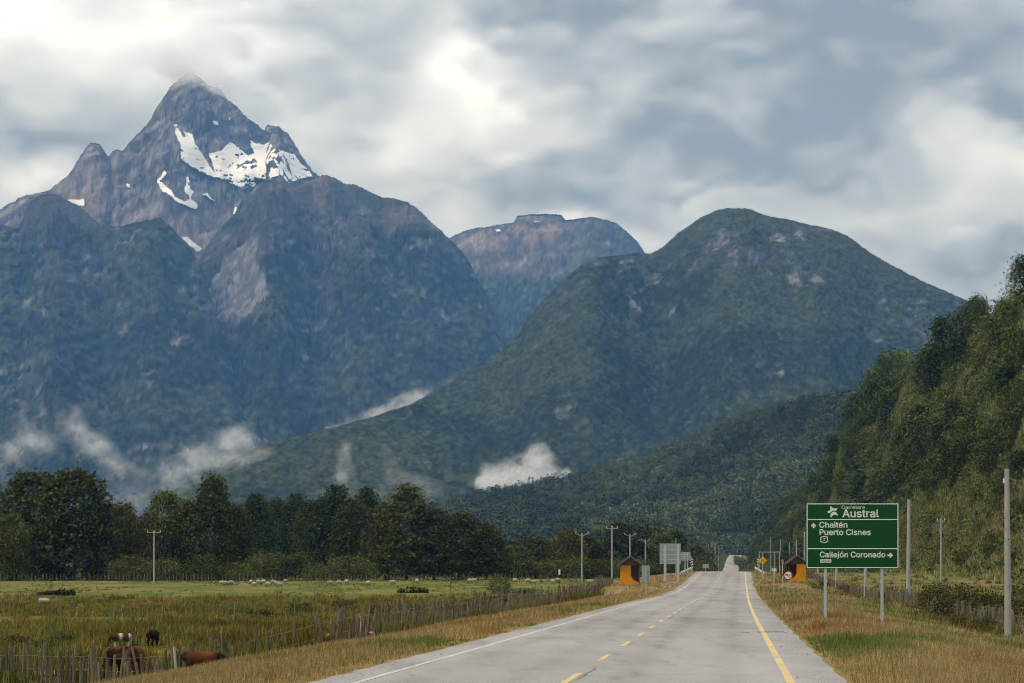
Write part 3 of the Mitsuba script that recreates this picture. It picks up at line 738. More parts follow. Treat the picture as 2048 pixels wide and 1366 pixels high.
def crown(seed, h, w, kind, nclump, per, leaf, colour, spread=0.9):
    """(vertices, faces, colours) of a crown: clumps of leaf sprays spread through its volume under an uneven outline."""
    r = rng(seed)
    cen, out = [], []
    tries = 0
    nl = 7
    lobes = [(r.uniform(-0.28, 0.28) * w, r.uniform(-0.28, 0.28) * w, r.uniform(0.3, 0.82) * h, r.uniform(0.2, 0.36) * w, r.uniform(0.12, 0.2) * h) for _ in range(nl)]
    while len(cen) < nclump and tries < 60000:
        tries += 1
        t = r.uniform(0.03, 1.0)
        if kind == 'round': R = 0.5 * w * (0.86 + 0.14 * math.sin(t * 3.5) if t < 0.42 else math.sqrt(max(0.02, 1 - ((t - 0.42) / 0.60) ** 2)))
        elif kind == 'column': R = 0.5 * w * (1 if t < 0.3 else 1 - ((t - 0.3) / 0.7) ** 1.6 * 0.86)
        elif kind == 'cone': R = 0.5 * w * (1.04 - t) ** 0.8
        else: R = 0.5 * w * (1 if t < 0.4 else 1 - ((t - 0.4) / 0.6) ** 1.7 * 0.85)
        R = max(R, 0.04 * w)
        g = r.uniform(0, 2 * np.pi)
        R *= 0.78 + 0.42 * float(noise(np.array([np.cos(g) * 1.6 + 5, np.sin(g) * 1.6 + 5, t * (9 if kind == 'layered' else 4)]), seed))
        q = r.uniform(0.25, 1) ** 0.45
        z = t * h
        if kind == 'layered':
            lv = h / 11; z = np.round((z + r.normal() * lv * 0.12) / lv) * lv + 0.12 * w * (1 - q)
        x, y = np.cos(g) * R * q, np.sin(g) * R * q
        if kind in ('round', 'column') and q > 0.8 and r.uniform() < 0.45:
            if not any(((x - a) / c) ** 2 + ((y - b) / c) ** 2 + ((z - e) / d) ** 2 < 1.6 for a, b, e, c, d in lobes): continue
        cen.append((x, y, z))
    cen = np.array(cen)
    n = len(cen)
    sp = spread * np.array([1, 1, 0.4 if kind == 'layered' else 0.75])
    pts = (cen[:, None] + r.normal(size=(n, per, 3)) * sp).reshape(-1, 3)
    pts[:, 2] = np.maximum(pts[:, 2], 0.12)
    v, f = leaf_quads(pts, np.full(len(pts), leaf), r, 0.35 if kind != 'layered' else 0.9)
    tone = (0.55 + 0.9 * r.uniform(size=(n, 1, 1))) * (0.75 + 0.5 * r.uniform(size=(n, per, 1)))
    hue = r.uniform(-1, 1, (n, 1, 1)) * np.array([0.16, 0.0, 0.05])
    col = np.clip(np.asarray(colour) * tone * (1 + hue), 0.004, 0.5).reshape(-1, 3).repeat(4, 0)
    return v, f, col


def trunk_mesh(seed, h, w, r0):
    r = rng(seed)
    z = np.linspace(-0.4, 0.86 * h, 7)
    pts = np.stack([np.cumsum(r.normal(0, 0.03 * r0 * 6, 7)), np.cumsum(r.normal(0, 0.03 * r0 * 6, 7)), z], -1)
    ms = [tube(pts, r0 * np.linspace(1.15, 0.18, 7), 7)]
    for i in range(9):
        t = r.uniform(0.15, 0.8); g = r.uniform(0, 2 * np.pi); k = t * 6; a = pts[int(k)] + (pts[min(int(k) + 1, 6)] - pts[int(k)]) * (k - int(k))
        e = np.array([np.cos(g), np.sin(g), 0.55]) * w * 0.36 * (1.1 - t)
        ms.append(tube([a, a + e * 0.5 + [0, 0, 0.1], a + e], [r0 * 0.4 * (1.1 - t), r0 * 0.25 * (1.1 - t), 0.02], 5))
    return joinm(ms)


DG = (0.062, 0.072, 0.024); MG = (0.098, 0.112, 0.032); BG = (0.048, 0.072, 0.033); OG = (0.100, 0.092, 0.026)
TREES = {}


def proto(key, seed, h, w, kind, nclump, per, leaf, colour, spread=0.9, r0=None):
    v, f, c = crown(seed, h, w, kind, nclump, per, leaf, colour, spread)
    TREES[key] = dict(h=h, w=w, crown=mikit.ply((v, f), 'mat_leaf', False, color=c), trunk=mikit.ply(trunk_mesh(seed + 1, h, w, r0 or h * 0.018), 'mat_bark', True))


proto('broad', 201, 20, 14, 'round', 560, 28, 0.72, DG)
proto('broad2', 202, 20, 13, 'round', 400, 28, 0.72, MG)
proto('broad3', 203, 18, 14, 'round', 400, 28, 0.72, OG)
proto('column', 204, 20, 10, 'column', 330, 28, 0.66, DG)
proto('column2', 205, 20, 10, 'column', 330, 28, 0.66, BG)
proto('layered', 206, 20, 15, 'layered', 360, 28, 0.70, (0.066, 0.070, 0.024), 1.15)
proto('layered2', 207, 20, 14, 'layered', 360, 28, 0.70, (0.080, 0.088, 0.026), 1.15)
proto('bush', 208, 8, 10, 'round', 150, 26, 0.5, MG)
proto('bush2', 209, 8, 10, 'round', 150, 26, 0.5, DG)
proto('hill_tree', 210, 12, 7.5, 'column', 130, 24, 0.62, (0.062, 0.088, 0.030))
proto('hill_tree2', 211, 12, 9, 'round', 130, 24, 0.62, (0.085, 0.105, 0.033))
proto('hill_tree3', 212, 12, 7, 'cone', 130, 24, 0.62, (0.054, 0.080, 0.032))
proto('hill_tree4', 213, 12, 9, 'round', 130, 24, 0.62, (0.078, 0.098, 0.032))
proto('hill_bush', 214, 5, 7, 'round', 60, 18, 0.5, (0.120, 0.140, 0.040))
proto('shrub', 215, 2.2, 2.6, 'round', 60, 26, 0.17, (0.060, 0.064, 0.024), 0.26)
proto('shrub2', 216, 2.2, 2.8, 'round', 60, 26, 0.17, (0.080, 0.080, 0.024), 0.26)


def plant_tree(kind, name, x, y, z, h, w, rz, label, cat='tree', group=None, trunk=True):
    p = TREES[kind]
    k = thing(name, label, cat, group)
    m = move(x, y, z - 0.15, rz, (w / p['w'], w / p['w'], h / p['h']))
    if trunk: part(k, 'trunk', {**p['trunk'], 'to_world': m})
    part(k, 'crown', {**p['crown'], 'to_world': m})
    return k


# the row of trees beyond the pasture: (pixel column, top row, half width in pixels, distance, kind)
ROW = [(-12, 1052, 34, 445, 'broad2'), (66, 950, 70, 440, 'broad'), (150, 944, 76, 432, 'broad'), (22, 1030, 36, 425, 'broad2'), (205, 1015, 38, 436, 'broad2'), (246, 1011, 34, 442, 'broad3'), (286, 1040, 36, 438, 'broad3'), (332, 988, 44, 446, 'broad2'),
       (378, 1004, 34, 450, 'column'), (426, 954, 44, 440, 'column'), (468, 1012, 34, 446, 'broad'), (512, 990, 38, 520, 'column2'), (552, 1002, 36, 540, 'broad'), (590, 990, 36, 530, 'column2'), (630, 1004, 40, 500, 'broad'), (668, 974, 44, 500, 'column2'),
       (706, 1000, 40, 480, 'broad'), (736, 978, 36, 500, 'column2'), (770, 1014, 46, 450, 'layered'), (814, 980, 62, 440, 'layered2'), (868, 1024, 56, 440, 'layered'), (925, 1032, 56, 445, 'layered'), (972, 1052, 50, 450, 'layered'),
       (1030, 1092, 36, 520, 'broad2'), (1068, 1076, 38, 600, 'broad'), (1104, 1080, 34, 620, 'broad2'), (1136, 1062, 34, 560, 'broad3'), (1168, 1072, 36, 600, 'broad'), (1204, 1082, 34, 640, 'broad2'), (1240, 1046, 42, 640, 'broad'), (1282, 1052, 42, 660, 'broad'),
       (1322, 1068, 34, 640, 'broad2'), (1352, 1062, 34, 700, 'column'), (1390, 1090, 30, 620, 'broad2'), (1412, 1102, 22, 640, 'bush2')]
LOOK = {'broad': 'broad dark green tree', 'broad2': 'bushy mid green tree', 'broad3': 'olive and rust tinged tree', 'column': 'tall narrow dark tree', 'column2': 'narrow blue-green tree', 'layered': 'wide dark tree with level branches',
        'layered2': 'wide olive tree with level branches', 'bush2': 'low dark bushy tree'}
TOWER = {1: 'big dark rounded tree, one of two merged at the row end, nearer the frame edge', 2: 'tallest rounded dark tree of the merged pair at the row end', 9: 'tall dark tree towering over the row beside the crossarm pole'}
r = rng(5)
count = {}
order = sorted(range(len(ROW)), key=lambda i: ROW[i][0])
rank = {i: j for j, i in enumerate(order)}
for i, (px, top, hw, Y, kind) in enumerate(ROW):
    X, _, z = ground_at(px, Y)
    zt = HC - (top - HZ) / F * Y
    n = rank[i]
    where = 'counted along the row beyond the pasture' if px < 1010 else 'counted along the row, behind the roadside poles'
    plant_tree(kind, 'tree', X, Y, z, zt - z, 2 * hw * Y / F * 1.08, r.uniform(0, 360), TOWER.get(i, f'{LOOK[kind]}, {ordinal(n)} {where}'), group='trees beyond the pasture')
# bushes along the foot of the row
FOOT = [(28, 1110, 40, 425), (260, 1112, 40, 424), (330, 1118, 40, 424), (408, 1112, 42, 424), (470, 1125, 34, 424), (532, 1104, 46, 430), (592, 1108, 50, 430), (648, 1128, 40, 424), (704, 1110, 46, 428), (1052, 1122, 40, 470), (1100, 1118, 40, 470), (1150, 1112, 40, 470),
        (1196, 1120, 36, 470), (1240, 1118, 36, 500), (1290, 1122, 36, 520), (1330, 1124, 30, 520), (1372, 1122, 26, 520), (1402, 1118, 22, 600)]
for i, (px, top, hw, Y) in enumerate(FOOT):
    X, _, z = ground_at(px, Y)
    zt = HC - (top - HZ) / F * Y
    plant_tree('bush' if i % 3 else 'bush2', 'bush', X, Y, z, zt - z, 2 * hw * Y / F, r.uniform(0, 360), f'rounded {"olive green" if i % 3 else "dark green"} bush at the foot of the tree row, {ordinal(i)} along it', 'bush', 'bushes at the foot of the tree row')
X, Y, z = ground_under(1000, 1187)
plant_tree('bush', 'bush', X, Y, z, 38 * Y / F, 44 * Y / F, 20, 'lone small olive tree standing in the pasture between the two fences', 'bush')

# trees on the hillside: (pixel column, pixel row of the foot, height in pixels, half width, kind)
HT = [(1884, 770, 128, 36, 3), (1862, 790, 90, 34, 1), (1785, 795, 92, 36, 4), (1752, 835, 96, 34, 4), (1772, 850, 70, 34, 4), (1735, 870, 74, 26, 4), (1820, 775, 66, 30, 2), (1925, 690, 66, 30, 4), (1950, 660, 60, 30, 4), (1975, 640, 62, 26, 1), (2000, 620, 66, 26, 3), (2024, 600, 74, 28, 3), (2046, 600, 84, 30, 1), (1988, 690, 60, 34, 2), (2030, 660, 66, 34, 2),
      (2040, 740, 80, 34, 4), (2012, 800, 70, 34, 1), (2044, 840, 84, 34, 4), (2020, 900, 72, 36, 4), (1990, 880, 56, 30, 2), (1950, 910, 80, 40, 4), (1985, 950, 70, 36, 4), (1920, 950, 74, 38, 4), (1888, 930, 84, 36, 1), (1850, 920, 92, 34, 4), (1830, 970, 84, 40, 4), (1868, 985, 70, 36, 4), (1800, 985, 60, 32, 1),
      (1722, 890, 60, 22, 4), (1708, 925, 54, 22, 4), (1696, 960, 48, 22, 2), (1740, 940, 40, 24, 2), (1770, 930, 40, 24, 2), (1665, 955, 44, 20, 4), (1648, 985, 40, 20, 4), (1630, 990, 44, 18, 1), (1690, 1000, 40, 22, 4), (1720, 990, 40, 24, 2), (1612, 1010, 42, 18, 4), (1590, 1020, 40, 16, 4), (1572, 1034, 40, 16, 1), (1555, 1045, 38, 16, 4),
      (1640, 1040, 40, 20, 2), (1605, 1060, 42, 20, 4), (1580, 1080, 44, 18, 4), (1560, 1090, 42, 18, 4), (1540, 1080, 40, 16, 1), (1525, 1095, 40, 15, 4), (1515, 1110, 38, 14, 4), (1505, 1122, 34, 12, 1), (1530, 1125, 40, 16, 4), (1552, 1130, 44, 17, 4), (1575, 1130, 46, 18, 1), (1600, 1130, 44, 18, 4), (1625, 1125, 40, 18, 2),
      (1660, 1000, 36, 20, 4), (1760, 1010, 50, 28, 4), (1735, 1030, 40, 24, 1), (1790, 1040, 40, 24, 2), (1950, 1000, 40, 26, 2), (2010, 990, 50, 28, 4), (2040, 960, 60, 30, 1), (1985, 1030, 40, 26, 2), (2035, 1050, 52, 28, 4), (1950, 1080, 40, 26, 2), (1985, 1110, 44, 24, 4), (2025, 1125, 34, 24, 2), (1920, 1060, 34, 24, 2), (1860, 1060, 36, 24, 2), (1815, 1080, 30, 18, 2),
      (1905, 1100, 26, 20, 2), (1850, 1110, 24, 18, 2), (1810, 1130, 30, 20, 2), (1870, 1135, 26, 20, 2), (1930, 1130, 30, 20, 4), (1968, 800, 46, 28, 2), (1915, 770, 40, 28, 2), (1935, 840, 44, 26, 2), (1800, 880, 50, 26, 2), (1820, 850, 44, 24, 2), (1890, 850, 40, 26, 2), (1960, 740, 44, 28, 2)]
_r = rng(55)
for _ in range(64):
    c_, v_ = _r.uniform(1540, 2060), _r.uniform(0.06, 0.96)
    if _r.uniform() < 0.3: c_ = _r.uniform(1630, 1790)
    d0, d1 = np.interp(c_, HILL_C, HILL_T), np.interp(c_, HILL_C, HILL_D)
    Y_ = d0 + (d1 - d0) * v_
    if c_ > 1800 and v_ < 0.3: continue
    py_ = HZ - (float(land((c_ - CX) / F * Y_, Y_)) - HC) / Y_ * F
    kd_ = int(_r.choice([4, 4, 1, 3, 2, 1])); h_ = _r.uniform(7, 13) * (0.5 if kd_ == 2 else 1)
    HT.append((round(c_), round(py_), h_ * F / Y_, h_ * F / Y_ * _r.uniform(0.30, 0.42) * (1.6 if kd_ == 2 else 1), kd_))
HK = {1: 'hill_tree', 2: 'hill_bush', 3: 'hill_tree3', 4: 'hill_tree4'}
HL = {1: 'narrow dark tree', 2: 'olive green rounded bush', 3: 'tall dark pointed tree', 4: 'dark rounded tree'}
zone = lambda px, py: ('on the hill skyline' if py < 700 and px > 1900 or (px < 1900 and py < 860 - (px - 1740) * 0.5) else 'near the hillside foot' if py > 1060 else 'halfway up the hillside')
for i in sorted(range(len(HT)), key=lambda i: HT[i][0]):
    px, py, hp, hw, kd = HT[i]
    X, Y, z = ground_under(px, py, 200, 1600)
    if Y < 210: continue
    lb = f'{HL[kd]} {zone(px, py)}, {"above the green sign" if 1612 < px < 1797 else "road side of sign" if px <= 1612 else "beyond the second concrete pole"}'
    count[lb] = count.get(lb, 0) + 1
    full = f'{lb}, {ordinal(count[lb] - 1)} from the road'.replace('beyond the second concrete pole', 'beyond the poles')
    plant_tree(HK[kd], 'hillside_bush' if kd == 2 else 'hillside_tree', X, Y, z, hp * Y / F, 2.1 * hw * Y / F, r.uniform(0, 360), full, 'bush' if kd == 2 else 'tree', 'bushes on the hillside' if kd == 2 else 'trees on the hillside', trunk=kd != 2)

# brush that covers the hillside between the trees, as one mass
r = rng(77)
n = 5200
cq = r.uniform(1470, 2120, n); vq = r.uniform(0.0, 1.04, n)
dt_, dc_ = np.interp(cq, HILL_C, HILL_T), np.interp(cq, HILL_C, HILL_D)
Yq = dt_ + (dc_ - dt_) * vq; Xq = (cq - CX) / F * Yq
dens = n2d(Xq / 26, Yq / 60, 44, 3)
keep = (dens + 0.06 * r.normal(size=n) > 0.50) & ((vq > 0.32) | (r.uniform(size=n) < 0.35) | (cq < 1700)) | ((cq < 1770) & (dens > 0.40))
Xq, Yq = Xq[keep], Yq[keep]; zq = land(Xq, Yq); n = len(Xq)
rad = r.uniform(0.6, 2.2, n)
per = 44
off = r.normal(size=(n, per, 3)); off /= np.linalg.norm(off, axis=2, keepdims=True); off[..., 2] = np.abs(off[..., 2]) * 0.9
pts = np.stack([Xq, Yq, zq], -1)[:, None] + off * rad[:, None, None] * r.uniform(0.5, 1.05, (n, per, 1))
v, f = leaf_quads(pts.reshape(-1, 3), (0.26 * rad).repeat(per) + 0.18, r, 0.3)
pal = np.array([[0.046, 0.062, 0.022], [0.086, 0.110, 0.030], [0.112, 0.140, 0.042], [0.118, 0.112, 0.044], [0.070, 0.082, 0.030]])
ci = np.clip(((n2d(Xq / 18, Yq / 40, 45, 3) - 0.3) / 0.4 * 4 + r.normal(0, 0.9, n)).astype(int), 0, 4)
col = (pal[ci][:, None] * (0.6 + 0.8 * r.uniform(size=(n, per, 1)))).reshape(-1, 3).repeat(4, 0)
scene['hillside_brush'] = mikit.ply((v, f), 'mat_leaf', False, color=col); taken.add('hillside_brush')
labels['hillside_brush'] = {'kind': 'stuff', 'label': 'mixed green and rusty brush covering the hillside between its trees', 'category': 'brush'}

# long grass on the open parts of the hillside
r = rng(79)
n = 15000
cq = r.uniform(1500, 2110, n); vq = r.uniform(0.0, 1.02, n)
dt_, dc_ = np.interp(cq, HILL_C, HILL_T), np.interp(cq, HILL_C, HILL_D)
Yq = dt_ + (dc_ - dt_) * vq; Xq = (cq - CX) / F * Yq; zq = land(Xq, Yq)
per = 9
P = (np.stack([Xq, Yq, zq], -1)[:, None] + r.normal(size=(n, per, 3)) * [0.9, 0.9, 0]).reshape(-1, 3)
P[:, 2] = land(P[:, 0], P[:, 1])
g0 = ground_colour(Xq, Yq)[:, None] * (1.2 + 1.2 * r.uniform(size=(n, per, 1))) + np.array([0.012, 0.014, 0.002])
v, f, c = blades(P, r.uniform(0.4, 1.3, len(P)), r.uniform(0.1, 0.6, len(P)), r.uniform(0.18, 0.42, len(P)), r, np.clip(g0, 0.004, 0.4).reshape(-1, 3))
scene['hillside_grass'] = mikit.ply((v, f), 'mat_leaf', False, color=c); taken.add('hillside_grass')
labels['hillside_grass'] = {'kind': 'stuff', 'label': 'long green and yellowish grass on the open parts of the hillside', 'category': 'grass'}

# the far wood on the low ridge, one mass of crowns
r = rng(78)
n = 5600
cq = r.uniform(660, 2000, n); uq = r.uniform(0.0, 1.02, n) ** 0.75
db_, dc_ = np.interp(cq, [640, 1000, 1440, 2050], [900, 1050, 1650, 1650]), np.interp(cq, RIDGE[:, 0], RIDGE[:, 2])
Yq = db_ + (dc_ - db_) * uq
zq, _ = ridge_land(cq, Yq); Xq = (cq - CX) / F * Yq
Yv = 1 / r.uniform(1 / 1700, 1 / 620, 1900); cv = r.uniform(640, 1478, 1900); Xv = (cv - CX) / F * Yv     # the wood runs down onto the valley floor
kv = (np.abs(Xv - _xc(Yv)) > 26) & ((Yv > 760) | (cv < 1380))
Xq, Yq, zq, n = np.r_[Xq, Xv[kv]], np.r_[Yq, Yv[kv]], np.r_[zq, land(Xv[kv], Yv[kv]) + 1.0], n + int(kv.sum())
rad = r.uniform(2.6, 6.0, n); hh = rad * r.uniform(1.1, 1.9, n)
per = 56
off = r.normal(size=(n, per, 3)); off /= np.linalg.norm(off, axis=2, keepdims=True); off[..., 2] = np.abs(off[..., 2])
pts = np.stack([Xq, Yq, zq - 1], -1)[:, None] + off * np.stack([rad, rad, hh], -1)[:, None] * r.uniform(0.75, 1.05, (n, per, 1))
v, f = leaf_quads(pts.reshape(-1, 3), (0.40 * rad).repeat(per), r, 0.4)
tone = (0.45 + 1.0 * r.uniform(size=(n, 1, 1))) * (0.75 + 0.5 * r.uniform(size=(n, per, 1)))
patch = sstep(0.42, 0.62, n2d(Xq / 120, Yq / 300, 46, 3))
col = (mixc(np.array([0.048, 0.066, 0.034]), np.array([0.105, 0.125, 0.055]), patch)[:, None] * tone).reshape(-1, 3).repeat(4, 0)
scene['far_wood'] = mikit.ply((v, f), 'mat_leaf', False, color=col); taken.add('far_wood')
labels['far_wood'] = {'kind': 'stuff', 'label': 'dense wood covering the low ridge behind the tree row', 'category': 'wood'}


# ------------------------------------------------------------------ grass and scrub near the road
COWS = [(252, 98.5), (402, 82.0), (241, 137.0), (306, 137.0), (88, 262.0)]


def clear_of_cows(X, Y):
    ok = np.ones(len(X), bool)
    for px, yc in COWS:
        xc = (px - CX) / F * yc
        ok &= ~((np.abs(X - xc * Y / yc - (0.3 if yc < 90 else 0)) < (1.75 if yc < 90 else 1.5)) & (Y < yc + 1.5) & (Y > yc - 14))
    return ok


def verge(name, label, t0, t1, y0, y1, n, seed, pal, noise_scale, hmul, exclude=None):
    r = rng(seed)
    # more blades near the camera: distance spread evenly in 1 / Y
    Y = 1 / r.uniform(1 / y1, 1 / y0, n); t = r.uniform(t0, t1, n)
    clump = n2d(t / 0.5, Y / 0.9, seed, 2)
    k = clump + r.normal(0, 0.1, n) > 0.42
    Y, t = Y[k], t[k]
    k = clear_of_cows(_xc(Y) + t, Y) | (r.uniform(size=len(Y)) < 0.12)
    Y, t = Y[k], t[k]
    X = _xc(Y) + t; z = land(X, Y)
    m = len(X)
    a = n2d(X / noise_scale, Y / (noise_scale * 2), seed + 1, 3)
    b = n2d(X / 0.7, Y / 1.5, seed + 2, 2)
    ci = np.clip(((a - 0.28) / 0.44 * len(pal) + r.normal(0, 0.8, m)).astype(int), 0, len(pal) - 1)
    c = np.asarray(pal)[ci] * (0.72 + 0.85 * r.uniform(size=(m, 1)))
    edge = np.clip((np.abs(t) - 4.3) / 1.2, 0.25, 1)
    h = (0.08 + 0.30 * b + 0.10 * r.uniform(size=m)) * hmul * edge * np.where(t < -12, 0.65, 1)
    wid = np.maximum(0.012, Y * 0.00034) * r.uniform(0.7, 1.5, m)
    v, f, c = blades(np.stack([X, Y, z], -1), h, r.uniform(0.05, 0.55, m), wid, r, np.clip(c, 0.004, 0.7))
    kk = thing(name, label, 'grass', kind='stuff')
    scene[kk] = mikit.ply((v, f), 'mat_leaf', False, color=c)


verge('dry_grass', 'orange-brown dry grass on the verge between the road and the stake fence', -16.5, -4.28, 33, 360, 175000, 301, [GREEN * 1.2, OLIVE * 2.2, STRAW * 1.25, STRAW * 1.0, DRY * 1.1, STRAW * 1.45, DRY * 1.3, RUST * 1.4], 5.0, 0.85)
verge('verge_grass', 'mixed green, straw and rusty grass on the verge around the green sign', 4.6, 20, 33, 360, 200000, 302, [GREEN * 1.0, GREEN * 1.4, GREEN * 1.7, np.array([0.15, 0.15, 0.05]), STRAW * 1.15, STRAW * 1.4, DRY * 1.2, STRAW * 1.2, RUST * 1.3], 3.4, 0.95)


def scrub(name, label, pick, n, seed, pal, hs, per=16, lw=0.10):
    r = rng(seed)
    X, Y = pick(r, n)
    m = len(X); z = land(X, Y)
    h = r.uniform(*hs, m) * (0.6 + 0.8 * n2d(X / 4, Y / 8, seed, 2))
    sp = 0.45 * h
    P = (np.stack([X, Y, z], -1)[:, None] + r.normal(size=(m, per, 3)) * (sp[:, None, None] * np.array([1, 1, 0]))).reshape(-1, 3)
    ci = np.clip(((n2d(X / 7, Y / 16, seed + 1, 3) - 0.3) / 0.4 * len(pal) + r.normal(0, 0.6, m)).astype(int), 0, len(pal) - 1)
    c = (np.asarray(pal)[ci][:, None] * (0.7 + 1.15 * r.uniform(size=(m, per, 1)))).reshape(-1, 3)
    hh = (h[:, None] * r.uniform(0.5, 1.1, (m, per))).reshape(-1)
    v, f, c = blades(P, hh, r.uniform(0.05, 0.5, len(hh)), lw * r.uniform(0.7, 1.6, len(hh)), r, np.clip(c, 0.004, 0.6))
    kk = thing(name, label, 'grass', kind='stuff')
    scene[kk] = mikit.ply((v, f), 'mat_leaf', False, color=c)


def pick_left(r, n):
    Y = 1 / r.uniform(1 / 318, 1 / 92, n); px = r.uniform(-40, 1130, n); X = (px - CX) / F * Y
    t = X - _xc(Y)
    a, c3 = n2d(X / 5, Y / 9, 31), n2d(X / 22, Y / 40, 33)
    k = (t < -15.5) & (c3 + 0.1 * r.normal(size=n) > 0.36) & (Y + 60 * (a - 0.5) < 305) & (Y > 100 + 10 * r.uniform(size=n)) & clear_of_cows(X, Y)
    return X[k], Y[k]


scrub('field_scrub', 'dark olive rushes and low scrub over the lower pasture', pick_left, 9000, 311, [OLIVE * 1.3, OLIVE * 1.9, GREEN * 1.0, OLIVE * 2.2, np.array([0.17, 0.125, 0.035])], (0.3, 0.85))


def pick_fence(r, n):
    k = r.uniform(size=n) < 0.45
    px, yy = np.array([(-140, 101), (0, 98), (200, 96), (330, 94), (440, 92), (550, 90), (660, 90), (755, 103), (887, 130), (1033, 165), (1136, 200), (1190, 240), (1225, 290)], float).T
    u = r.uniform(0, len(px) - 1, n)
    c, Y = np.interp(u, np.arange(len(px)), px), np.interp(u, np.arange(len(px)), yy)
    X = (c - CX) / F * Y + r.normal(0, 0.4, n) - 0.3; Y = Y + r.normal(0.8, 0.9, n)
    k = (n2d(X / 2.2, Y / 4, 317, 3) > 0.46) & clear_of_cows(X, Y)
    return X[k], Y[k]


scrub('fence_brush', 'olive brush grown up through the stake fence', pick_fence, 2600, 314, [OLIVE * 1.0, OLIVE * 1.7, GREEN * 0.9, np.array([0.13, 0.10, 0.03])], (0.5, 1.15), 18, 0.07)


def pick_right(r, n):
    Y = 1 / r.uniform(1 / 420, 1 / 100, n); t = r.uniform(13, 80, n); X = _xc(Y) + t
    a = n2d(X / 9, Y / 16, 315, 3)
    k = (a + 0.1 * r.normal(size=n) > 0.5)
    return X[k], Y[k]


scrub('meadow_scrub', 'low tufted scrub on the meadow below the hillside', pick_right, 5200, 312, [OLIVE * 1.2, GREEN * 0.9, MEADOW * 0.9, OLIVE * 0.9, RUST * 0.8], (0.25, 0.8))


def pick_far(r, n):
    Y = r.uniform(300, 425, n); px = r.uniform(-40, 1250, n); X = (px - CX) / F * Y
    t = X - _xc(Y)
    k = (t < -18) & (n2d(X / 8, Y / 22, 316, 3) > 0.55)
    return X[k], Y[k]


scrub('pasture_tufts', 'sparse grass tufts on the bright far pasture', pick_far, 2600, 313, [FIELD * 0.9, FIELD * 0.7, GREEN, OLIVE * 1.6], (0.10, 0.3), 10, 0.12)

# shrubs: things one can count, by the fence on the meadow side and in the pasture
SHR = [(1872, 1236, 74, 34), (1900, 1238, 78, 36), (1935, 1240, 70, 34), (1966, 1240, 64, 32), (1996, 1242, 60, 30), (2034, 1245, 60, 34), (1850, 1222, 40, 24), (1776, 1202, 22, 20), (1690, 1188, 20, 18), (1640, 1178, 18, 20), (1920, 1262, 40, 26), (1962, 1268, 44, 26), (2040, 1225, 60, 30)]
for i, (px, py, hp, hw) in enumerate(SHR):
    X, Y, z = ground_under(px, py, 60, 500)
    plant_tree('shrub' if i % 2 else 'shrub2', 'shrub', X, Y, z, hp * Y / F, 2 * hw * Y / F, 37 * i, f'dark leafy shrub along the meadow fence, {ordinal(i)} one', 'shrub', 'shrubs along the meadow fence', trunk=False)
SHL = [(1062, 1196, 20, 24), (1030, 1200, 26, 30), (950, 1222, 26, 30), (900, 1228, 26, 34), (820, 1236, 30, 34), (770, 1240, 34, 34), (600, 1232, 30, 30), (520, 1240, 26, 30), (440, 1262, 26, 26), (120, 1292, 30, 30), (170, 1342, 38, 26), (95, 1310, 36, 34), (30, 1300, 36, 40), (1090, 1208, 24, 26), (690, 1228, 30, 30), (990, 1216, 30, 30)]
for i, (px, py, hp, hw) in enumerate(SHL):
    X, Y, z = ground_under(px, py, 60, 500)
    plant_tree('shrub' if i % 2 else 'shrub2', 'shrub', X, Y, z, hp * Y / F, 2 * hw * Y / F, 51 * i, f'low olive shrub behind the stake fence in the pasture, {ordinal(i)} one', 'shrub', 'shrubs in the pasture', trunk=False)


# ------------------------------------------------------------------ fences
def stake(seed, h=1.0, w=0.1):
    r = rng(seed)
    n = 6
    rr = w / 2 * np.array([1.0, 0.98, 0.92, 0.7])
    z = np.array([-0.35, 0.4 * h, 0.93 * h, h])
    p = np.stack([r.normal(0, 0.012, 4), r.normal(0, 0.012, 4), z], -1)
    v, f = tube(p, rr, n)
    return v, f


STK = [mikit.ply(stake(400 + i, 1.0, 0.085 + 0.012 * i), 'mat_post', 50) for i in range(5)]


